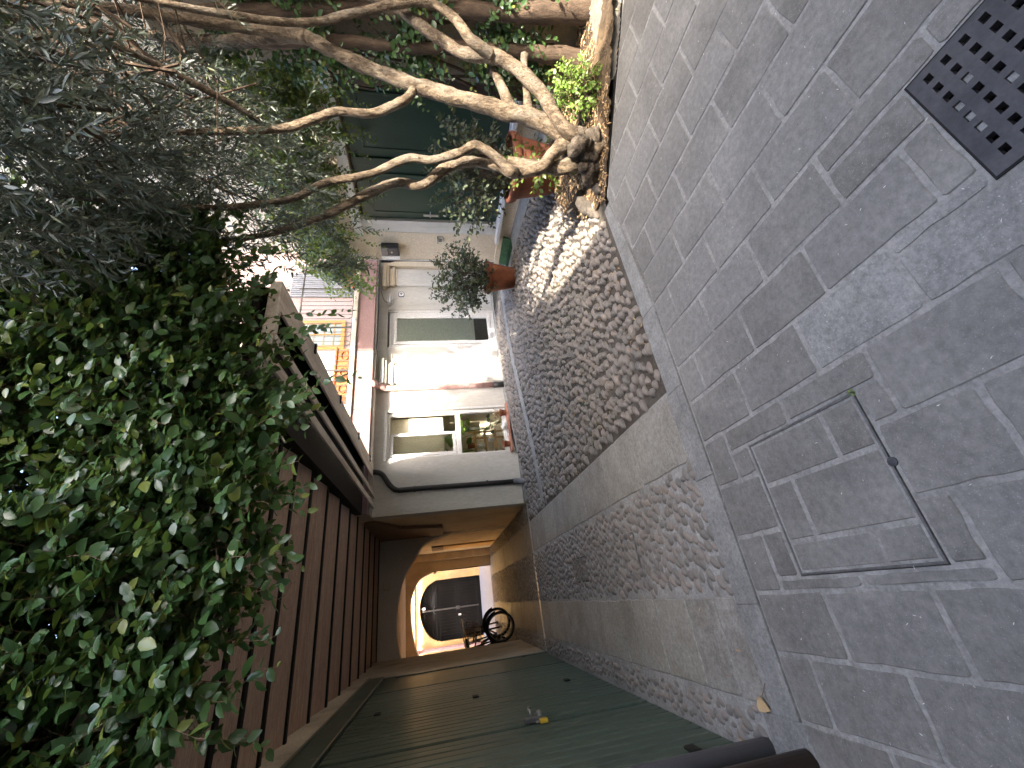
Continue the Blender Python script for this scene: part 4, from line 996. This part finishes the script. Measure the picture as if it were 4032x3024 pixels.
# --- olive tree
ol = thing('olive_tree', 'gnarled many stemmed olive tree leaning out of the planting bed', 'tree')
r = np.random.default_rng(9)
LIMBS = [
 ([(3.22,1.95,.02),(3.27,1.91,.18),(3.31,1.89,.33),(3.40,1.84,.55),(3.44,1.82,.81),(3.50,1.79,1.15),(3.56,1.76,1.50),(3.63,1.72,1.77),(3.71,1.68,2.04),(3.79,1.64,2.23),(3.83,1.62,2.40),(3.80,1.60,2.9),(3.6,1.5,3.6),(3.5,1.5,4.4)], [.12,.10,.085,.072,.068,.062,.058,.050,.048,.05,.048,.04,.03,.012]),
 ([(3.24,1.86,.22),(3.27,1.80,.37),(3.44,1.71,.49),(3.64,1.61,.71),(3.71,1.57,.91),(3.69,1.57,1.14),(3.76,1.54,1.28),(3.87,1.48,1.48),(4.0,1.42,1.71),(4.1,1.35,2.2),(4.15,1.2,3.0),(4.1,1.0,3.9)], [.06,.058,.055,.055,.058,.048,.046,.042,.04,.036,.028,.012]),
 ([(3.68,1.55,.93),(3.68,1.47,1.08),(3.81,1.40,1.21),(3.88,1.36,1.39),(3.85,1.38,1.61),(3.75,1.43,1.93),(3.66,1.48,2.24),(3.45,1.4,2.7),(3.1,1.2,3.4)], [.045,.036,.034,.032,.030,.028,.026,.022,.01]),
 ([(3.46,1.81,.76),(3.54,1.76,.80),(3.62,1.73,.83),(3.73,1.67,.90)], [.05,.042,.038,.036]),
 ([(3.44,1.81,.62),(3.58,1.75,.625),(3.74,1.67,.635),(3.87,1.60,.63)], [.04,.032,.028,.033]),
 ([(3.555,1.76,1.52),(3.50,1.79,1.55),(3.44,1.82,1.63),(3.34,1.87,1.85),(3.33,1.87,2.08),(3.25,1.92,2.31),(3.19,1.95,2.50),(3.0,1.9,3.0),(2.7,1.8,3.7)], [.045,.036,.034,.034,.032,.034,.03,.022,.01]),
 ([(3.26,1.91,.30),(3.22,1.94,.36),(3.15,1.97,.43),(3.04,2.03,.56),(3.01,2.05,.80)], [.07,.055,.05,.05,.05]),
 ([(3.02,2.04,.74),(2.93,1.99,.79),(2.94,1.96,.84),(2.99,1.91,.93),(3.03,1.87,1.07),(2.99,1.89,1.18),(2.92,1.93,1.38),(2.91,1.93,1.59),(2.80,1.99,1.85),(2.73,2.03,2.17),(2.61,2.09,2.41),(2.45,2.05,2.9),(2.2,1.8,3.5)], [.04,.038,.036,.036,.037,.035,.033,.031,.028,.026,.026,.02,.01]),
 ([(3.01,2.05,.76),(3.04,2.04,.86),(3.06,2.02,.98),(3.06,2.02,1.13),(3.0,2.05,1.31),(2.88,2.12,1.50),(2.89,2.11,1.67),(2.81,2.15,1.87),(2.72,2.2,2.05),(2.63,2.25,2.25),(2.5,2.3,2.6),(2.2,2.2,3.2)], [.05,.042,.042,.044,.044,.038,.036,.036,.034,.03,.024,.012]),
 ([(3.19,2.0,.1),(3.12,2.06,.35),(3.16,2.08,.6),(3.20,2.08,.78)], [.08,.055,.05,.04]),
 ([(3.80,1.62,2.28),(3.95,1.72,2.6),(4.2,1.9,3.2),(4.4,2.0,4.2),(4.3,2.1,5.2)], [.045,.045,.04,.03,.012]),
 ([(3.2,1.9,2.6),(3.0,1.5,3.0),(2.6,1.1,3.3),(2.2,.9,3.6)], [.025,.02,.014,.006]),
]
for i, (P_, R_) in enumerate(LIMBS):
    MB().tube(P_, [q*.95 for q in R_], 14, .30, smooth=8, seed=i*3.1).build('trunk' if i < 3 or i in (6, 7, 8) else 'limb', 'bark', ol, True)
gn = random.Random(3)
for k in range(34):                                    # knuckled stump
    c = (3.20+gn.uniform(-.15, .15), 1.95+gn.uniform(-.12, .12), .0+gn.uniform(0, .27)); rr = gn.uniform(.045, .085)*(1.15-c[2]*1.2)
    MB().tube([(c[0], c[1], c[2]-rr), (c[0]+.01, c[1], c[2]-.6*rr), (c[0], c[1]+.01, c[2]), (c[0], c[1], c[2]+.6*rr), (c[0], c[1], c[2]+rr)], [rr*.3, rr*.85, rr, rr*.8, rr*.25], 10, .7, smooth=3, seed=k*1.7).build('burl', 'stump', ol, True)
L, T = [], []
ELL = [((3.25,1.65,3.95), (1.25,1.1,1.35), 1500), ((2.15,1.35,3.45), (.75,.7,.72), 480), ((3.95,1.15,3.7), (.9,.85,1.25), 560), ((3.0,2.2,3.2), (.9,.6,.75), 330), ((4.6,2.1,6.5), (1.6,1.1,1.7), 260), ((2.6,.9,3.9), (.9,.7,.7), 330)]
for c, rd, n in ELL:
    k = 0
    while k < n:
        v = r.normal(0, 1, 3); v /= np.linalg.norm(v); q = r.random()**.33
        p = np.array(c)+v*q*np.array(rd)
        zs = p[2]-(1.8-p[1])*1.03; xs_ = p[0]+.25*(1.8-p[1])
        if p[1] < 1.8 and 2.6 < xs_ < 4.4 and (zs < 3.2 and r.random() < .95 or zs < 4.0 and r.random() < .72): continue     # the gap the sun comes through
        if p[2] < 2.45+.12*r.normal(): continue
        d = v*.7+r.normal(0, .45, 3)+np.array([0, 0, -.35])
        twig(r, p, d, int(r.integers(9, 17)), .021, .052, .045, .8, np.array([0, -.3, .9])+r.normal(0, .3, 3), pair=True, L=L, T=T, nrm_rand=.7); k += 1
for k in range(46):                                     # near sprays
    p = np.array((1.85, 1.15, 2.95))+r.normal(0, 1, 3)*[.35, .22, .22]
    if p[2] > 2.6: twig(r, p, (r.normal(-.2, .5), r.normal(-.2, .4), -.3), int(r.integers(8, 14)), .024, .060, .04, .8, np.array([0, -.5, .8]), pair=True, L=L, T=T, nrm_rand=.6)
for k in range(70):                                     # low hanging sprays
    p = (r.uniform(2.3, 3.6), r.uniform(1.9, 2.6), r.uniform(2.3, 2.7)); twig(r, p, (r.normal(0, .5), r.normal(0, .4), -.5), int(r.integers(9, 18)), .021, .05, .05, .8, np.array([0, -.6, .7]), pair=True, L=L, T=T, nrm_rand=.7)
for p in ((2.42, 2.5, 2.35), (2.50, 2.55, 2.25), (2.36, 2.45, 2.15), (2.55, 2.6, 2.3), (2.3, 2.5, 2.25), (2.28, 2.45, 2.1), (2.62, 2.3, 2.1)):
    for k in range(2): twig(r, np.array(p)+r.normal(0, .03, 3), (-.2+r.normal(0, .3), r.normal(0, .3), -.8), 13, .021, .05, .05, .8, np.array([0, -.6, .7]), pair=True, L=L, T=T, nrm_rand=.7)
split_leaves(L, OLEAF, 'olive', ol, stuff='foliage'); stems(T, .0025, 'twigs', 'vinebark', ol)
br = []
for k in range(130):
    c, rd, n = ELL[k % 6]; v = r.normal(0, 1, 3); v /= np.linalg.norm(v); e = np.array(c)+v*np.array(rd)*.85; s0 = np.array([3.3, 1.7, 2.7])*.45+np.array(c)*.55+r.normal(0, .2, 3)
    if e[2] < 2.5: continue
    br.append([s0, (s0+e)/2+r.normal(0, .12, 3), e])
stems(br, .012, 'branches', 'vinebark', ol, 5)

# --- ivy stems and curtain at the right wall and over the green door
iv = thing('ivy', 'old ivy with two thick stems climbing the shaded right wall', 'climbing plant')
MB().tube([(4.20,1.74,-.02),(4.22,1.72,.2),(4.24,1.73,.5),(4.26,1.75,.8),(4.28,1.78,1.2),(4.28,1.82,1.6),(4.27,1.82,2.0),(4.25,1.86,2.5),(4.2,1.9,3.1)], [.10,.075,.062,.058,.058,.052,.05,.05,.04], 10, .2, smooth=5, seed=40).build('stem', 'vinebark', iv, True)
MB().tube([(4.24,1.36,-.02),(4.25,1.42,.3),(4.27,1.48,.7),(4.29,1.52,1.1),(4.29,1.58,1.5),(4.28,1.6,2.0),(4.24,1.66,2.6),(4.2,1.7,3.1)], [.13,.095,.07,.062,.058,.052,.05,.04], 10, .25, smooth=5, seed=44).build('stem', 'vinebark', iv, True)
for k in range(12):
    y = r.uniform(1.0, 2.05); MB().tube([(4.33, y+r.normal(0, .12), r.uniform(.1, 1.0)), (4.35, y+r.normal(0, .15), 1.4), (4.34, y+r.normal(0, .2), 2.1), (4.3, y+r.normal(0, .2), 2.9)], [.014, .013, .011, .008], 6, .2, smooth=4, seed=k).build('runner', 'vinebark', iv, True)
L, T = [], []
for k in range(1300):
    y = r.uniform(.6, 2.1); z = 3.4-3.0*r.random()**1.2
    if mnoise.noise(Vector((y*3, z*2, 9))) < -.05: continue
    twig(r, (4.32, y, z), (-.3, r.normal(0, .5), -.5), 8, .035, .05, .05, .9, np.array([-.8, -.5, .4]), L=L, T=T)
split_leaves(L, VLEAF, 'vine', iv, 120); stems(T, .002, 'shoots', 'vinebark', iv)
ic = thing('ivy_curtain', 'sunlit ivy hanging from the eaves over the green double door', 'climbing plant')
L, T = [], []
for k in range(800):
    y = r.uniform(1.9, 5.3); x = 4.95+r.normal(0, .1); z = 2.75+.75*r.random(); n = int(r.integers(6, 14))
    if r.random() < .15 and y < 4.4: n = int(r.integers(16, 30))
    if 3.2 < y < 4.6: z += .1
    twig(r, (x, y, z), (r.normal(-.2, .3), r.normal(0, .4), -.3), n, .035, .052, .09, .9, np.array([-.6, -.6, .5]), L=L, T=T)
for k in range(150):
    y = r.uniform(2.2, 4.2); twig(r, (r.uniform(4.5, 4.9), y, r.uniform(2.9, 3.6)), (r.normal(-.2, .4), r.normal(0, .5), .1), 12, .035, .05, .07, .9, np.array([-.5, -.6, .6]), L=L, T=T)
for k in range(60):
    twig(r, (r.uniform(4.7, 5.0), r.uniform(4.9, 5.5), r.uniform(2.5, 3.3)), (r.normal(-.5, .3), r.normal(.3, .4), -.3), 10, .035, .05, .07, .9, np.array([-.5, -.6, .6]), L=L, T=T)
split_leaves(L, VLEAF, 'ivy', ic, 150); stems(T, .0025, 'shoots', 'vinebark', ic)

# --- bushes in pots and the bright shrub
def bush(par_label, name, base, c, rd, n, leaf, m, steps, step, seed, L_big, stem_r=.006, tm=VLEAF, group=None):
    t = thing(name, par_label, 'bush'); q = np.random.default_rng(seed); L, T = [], []
    for k in range(n):
        v = q.normal(0, 1, 3); v /= np.linalg.norm(v); e = np.array(c)+v*np.array(rd)*q.random()**.4
        b0 = np.array(base)+q.normal(0, .03, 3)*[1, 1, 0]; T.append([b0, (b0+e)/2+q.normal(0, .05, 3), e])
        twig(q, e, v*.6+np.array([0, 0, .3]), steps, step, leaf, .02, .9, np.array([0, -.5, .7]), L=L, T=T, nrm_rand=.8)
        mid = b0*.35+e*.65; twig(q, mid, v+np.array([0, 0, .2]), steps, step, leaf, .02, .9, np.array([0, -.5, .7]), L=L, T=T, nrm_rand=.8)
    split_leaves(L, tm, m, t, L_big); stems(T, stem_r, 'twigs', 'vinebark', t, 4); return t
bush('loose grey green bush growing in the round terracotta pot by the cream corner', 'potted_bush', (4.40, 4.78, .56), (4.33, 4.80, .98), (.46, .42, .36), 150, .054, 'shrub', 7, .028, 21, 200)
bush('dark leafy bush in the large pot in front of the green door', 'potted_bush', (4.06, 2.72, .52), (4.18, 2.95, 1.0), (.36, .62, .33), 130, .052, 'shrub', 7, .03, 22, 150)
bush('bright yellow green shrub in the sun at the foot of the olive tree', 'low_shrub', (3.62, 1.70, .03), (3.60, 1.70, .22), (.15, .17, .19), 95, .033, 'bright', 5, .02, 23, 120, .003)
bush('feathery young shoots rising behind the olive stump', 'low_shrub', (3.35, 2.15, .05), (3.38, 2.2, .50), (.10, .12, .16), 22, .045, 'ivy', 6, .028, 24, 60, .003)
sp = thing('dry_sprig', 'small dry reddish sprig growing in the right pot on the window sill', 'plant'); L, T = [], []
for k in range(10): twig(r, (3.0+r.normal(0, .02), 6.845, .27), (r.normal(-.2, .4), r.normal(0, .3), 1), 6, .022, .03, .02, .9, np.array([0, -.6, .6]), L=L, T=T)
split_leaves(L, VLEAF, 'litter', sp, 60); stems(T, .002, 'stems', 'vinebark', sp)

# --- ivy runners and stones of the bed
rk_spots = [(3.10, 2.36, .10, .13, 'long pale boulder lying at the edge of the bed, left of the stump'), (2.93, 2.30, .07, .08, 'dark rounded rock in the bed beside the pale boulder'), (3.22, 2.55, .08, .09, 'grey rock behind the pale boulder'), (2.98, 2.12, .06, .07, 'small brown rock at the near corner of the bed'), (2.86, 2.28, .05, .07, 'small grey rock bordering the bed next to the cobbles')]
for i, (x, y, h, rr, lab) in enumerate(rk_spots):
    t = thing('rock', lab, 'rock', 'rocks in the planting bed'); z = bedz(x, y)-.03
    MB().tube([(x-rr*1.1, y-.02, z+h*.3), (x-rr*.7, y, z+h*.4), (x, y+.01, z+h*.5), (x+rr*.7, y, z+h*.42), (x+rr*1.1, y-.01, z+h*.3)], [h*.2, h*.6, h*.75, h*.6, h*.2], 10, .4, smooth=3, seed=50+i).build('stone', 'rock', t, True)

# --- fallen leaves
def fallen(n, region, zf, size, m, name, seed, keep=lambda x, y: True):
    q = np.random.default_rng(seed); out = []
    while len(out) < n:
        x = q.uniform(region[0], region[1]); y = q.uniform(region[2], region[3])
        if not keep(x, y): continue
        a = q.uniform(0, 6.28); out.append(frame_mat(np.array([x, y, zf(x, y)]), np.array([math.cos(a), math.sin(a), q.normal(0, .15)]), np.array([q.normal(0, .25), q.normal(0, .25), 1]), size*q.uniform(.6, 1.3)))
    return out
lt_ = bulk('leaf_litter', *OLEAF, fallen(2300, (2.75, 4.4, .9, 2.85), lambda x, y: bedz(x, y)+.008, .05, 'litter', '', 1, lambda x, y: inside(BED, x, y) and not inside(K0, x, y)), 'litter'); tag(lt_, 'dry brown leaves covering the planting bed')
lt2 = bulk('yard_litter', *OLEAF, fallen(900, (1.05, 4.8, 2.15, 5.5), lambda x, y: g(x, y)+.010, .042, 'litter', '', 2, lambda x, y: in_yard(x, y) and (mnoise.noise(Vector((x*2, y*2, 1))) > .0 or x > 2.6)), 'litter'); tag(lt2, 'dry leaves caught between the cobbles of the yard')
lt3 = bulk('kerb_litter', *OLEAF, fallen(90, (3.35, 4.3, .9, 1.6), lambda x, y: kz(x, y)+.006, .04, 'litter', '', 3, lambda x, y: inside(K0, x, y)), 'litter'); tag(lt3, 'dry leaves on the cement kerb')
lt4 = bulk('path_litter', *OLEAF, fallen(70, (-.78, .55, 2.15, 6.5), lambda x, y: .012, .035, 'litter', '', 5), 'litter'); tag(lt4, 'stray dry leaves on the path')
lt5 = bulk('pale_specks', *OLEAF, fallen(230, (-.7, 3.4, .2, 2.0), lambda x, y: .004, .010, 'pale', '', 6, lambda x, y: x+y < 4.8), 'pale'); tag(lt5, 'tiny pale petals scattered on the pavement')
bl_ = thing('fallen_leaf', 'curled brown leaf with a long stalk on the cobbled edge by the grey pipe', 'leaf')
Lv = frame_mat(np.array([-.575, 2.19, .014]), np.array([-.4, -.9, .05]), np.array([.3, .1, 1]), .075)
pieces('blade', [(p_[0]*1.3, p_[1], p_[2]*2) for p_ in VLEAF[0]], VLEAF[1], [Lv], 'litter', bl_, True); MB().tube([(-.575, 2.19, .014), (-.55, 2.14, .012), (-.50, 2.10, .008)], .0018, 4, smooth=3).build('stalk', 'woodbrown', bl_)
ms = fallen(260, (1.1, 3.6, 2.4, 6.4), lambda x, y: g(x, y)+.004, .03, 'moss', '', 8, lambda x, y: in_yard(x, y) and mnoise.noise(Vector((x*1.3, y*1.3, 7))) > .22)
o = bulk('moss', *VLEAF, ms, 'moss'); tag(o, 'moss and small weeds between the yard cobbles')
wd = thing('weed', 'tiny green weed in the corner of the inspection cover', 'weed'); L, T = [], []
for k in range(10): twig(r, (.485, 1.085, .002), (r.normal(0, 1), r.normal(0, 1), .3), 2, .005, .009, .02, .9, np.array([0, 0, 1.]), L=L, T=T)
split_leaves(L, VLEAF, 'bright', wd, 30)

# --- unseen tree added to shade the back house, ivy wall and pink house
ev = thing('added_shade_tree', 'tall unseen tree added behind the ivy wall for its shade', 'tree')
MB().tube([(5.6, .6, -.1), (5.55, .6, 1.5), (5.4, .7, 3.2), (5.0, 1.0, 5.0), (5.0, 1.4, 6.8), (5.7, 1.9, 9.0), (6.1, 2.0, 11)], [.24, .21, .18, .15, .13, .10, .03], 12, .2, smooth=5, seed=80).build('trunk', 'bark', ev, True)
MB().tube([(5.42, .7, 3.0), (5.0, .1, 3.8), (4.4, -.6, 4.6)], [.11, .08, .03], 10, .2, smooth=4, seed=81).build('limb', 'bark', ev, True)
q = np.random.default_rng(21); M_ = []
for c, rd, n in (((4.85, 1.9, 6.65), (1.75, 1.25, 1.75), 9500), ((3.98, -.9, 4.85), (1.06, .8, 1.6), 3400), ((6.1, 2.0, 10.6), (2.0, 1.5, 2.4), 7000)):
    for k in range(n):
        v = q.normal(0, 1, 3); v /= np.linalg.norm(v); pp_ = np.array(c)+v*q.random()**.33*np.array(rd)
        M_.append(frame_mat(pp_, v*.5+q.normal(0, .6, 3)+np.array([0, 0, -.3]), np.array([0, -.3, 1])+q.normal(0, .5, 3), q.uniform(.11, .18)*(1.5 if c[2] > 9 else 1)))
bulk('foliage', *VLEAF, M_, 'vine', ev, smooth=True)
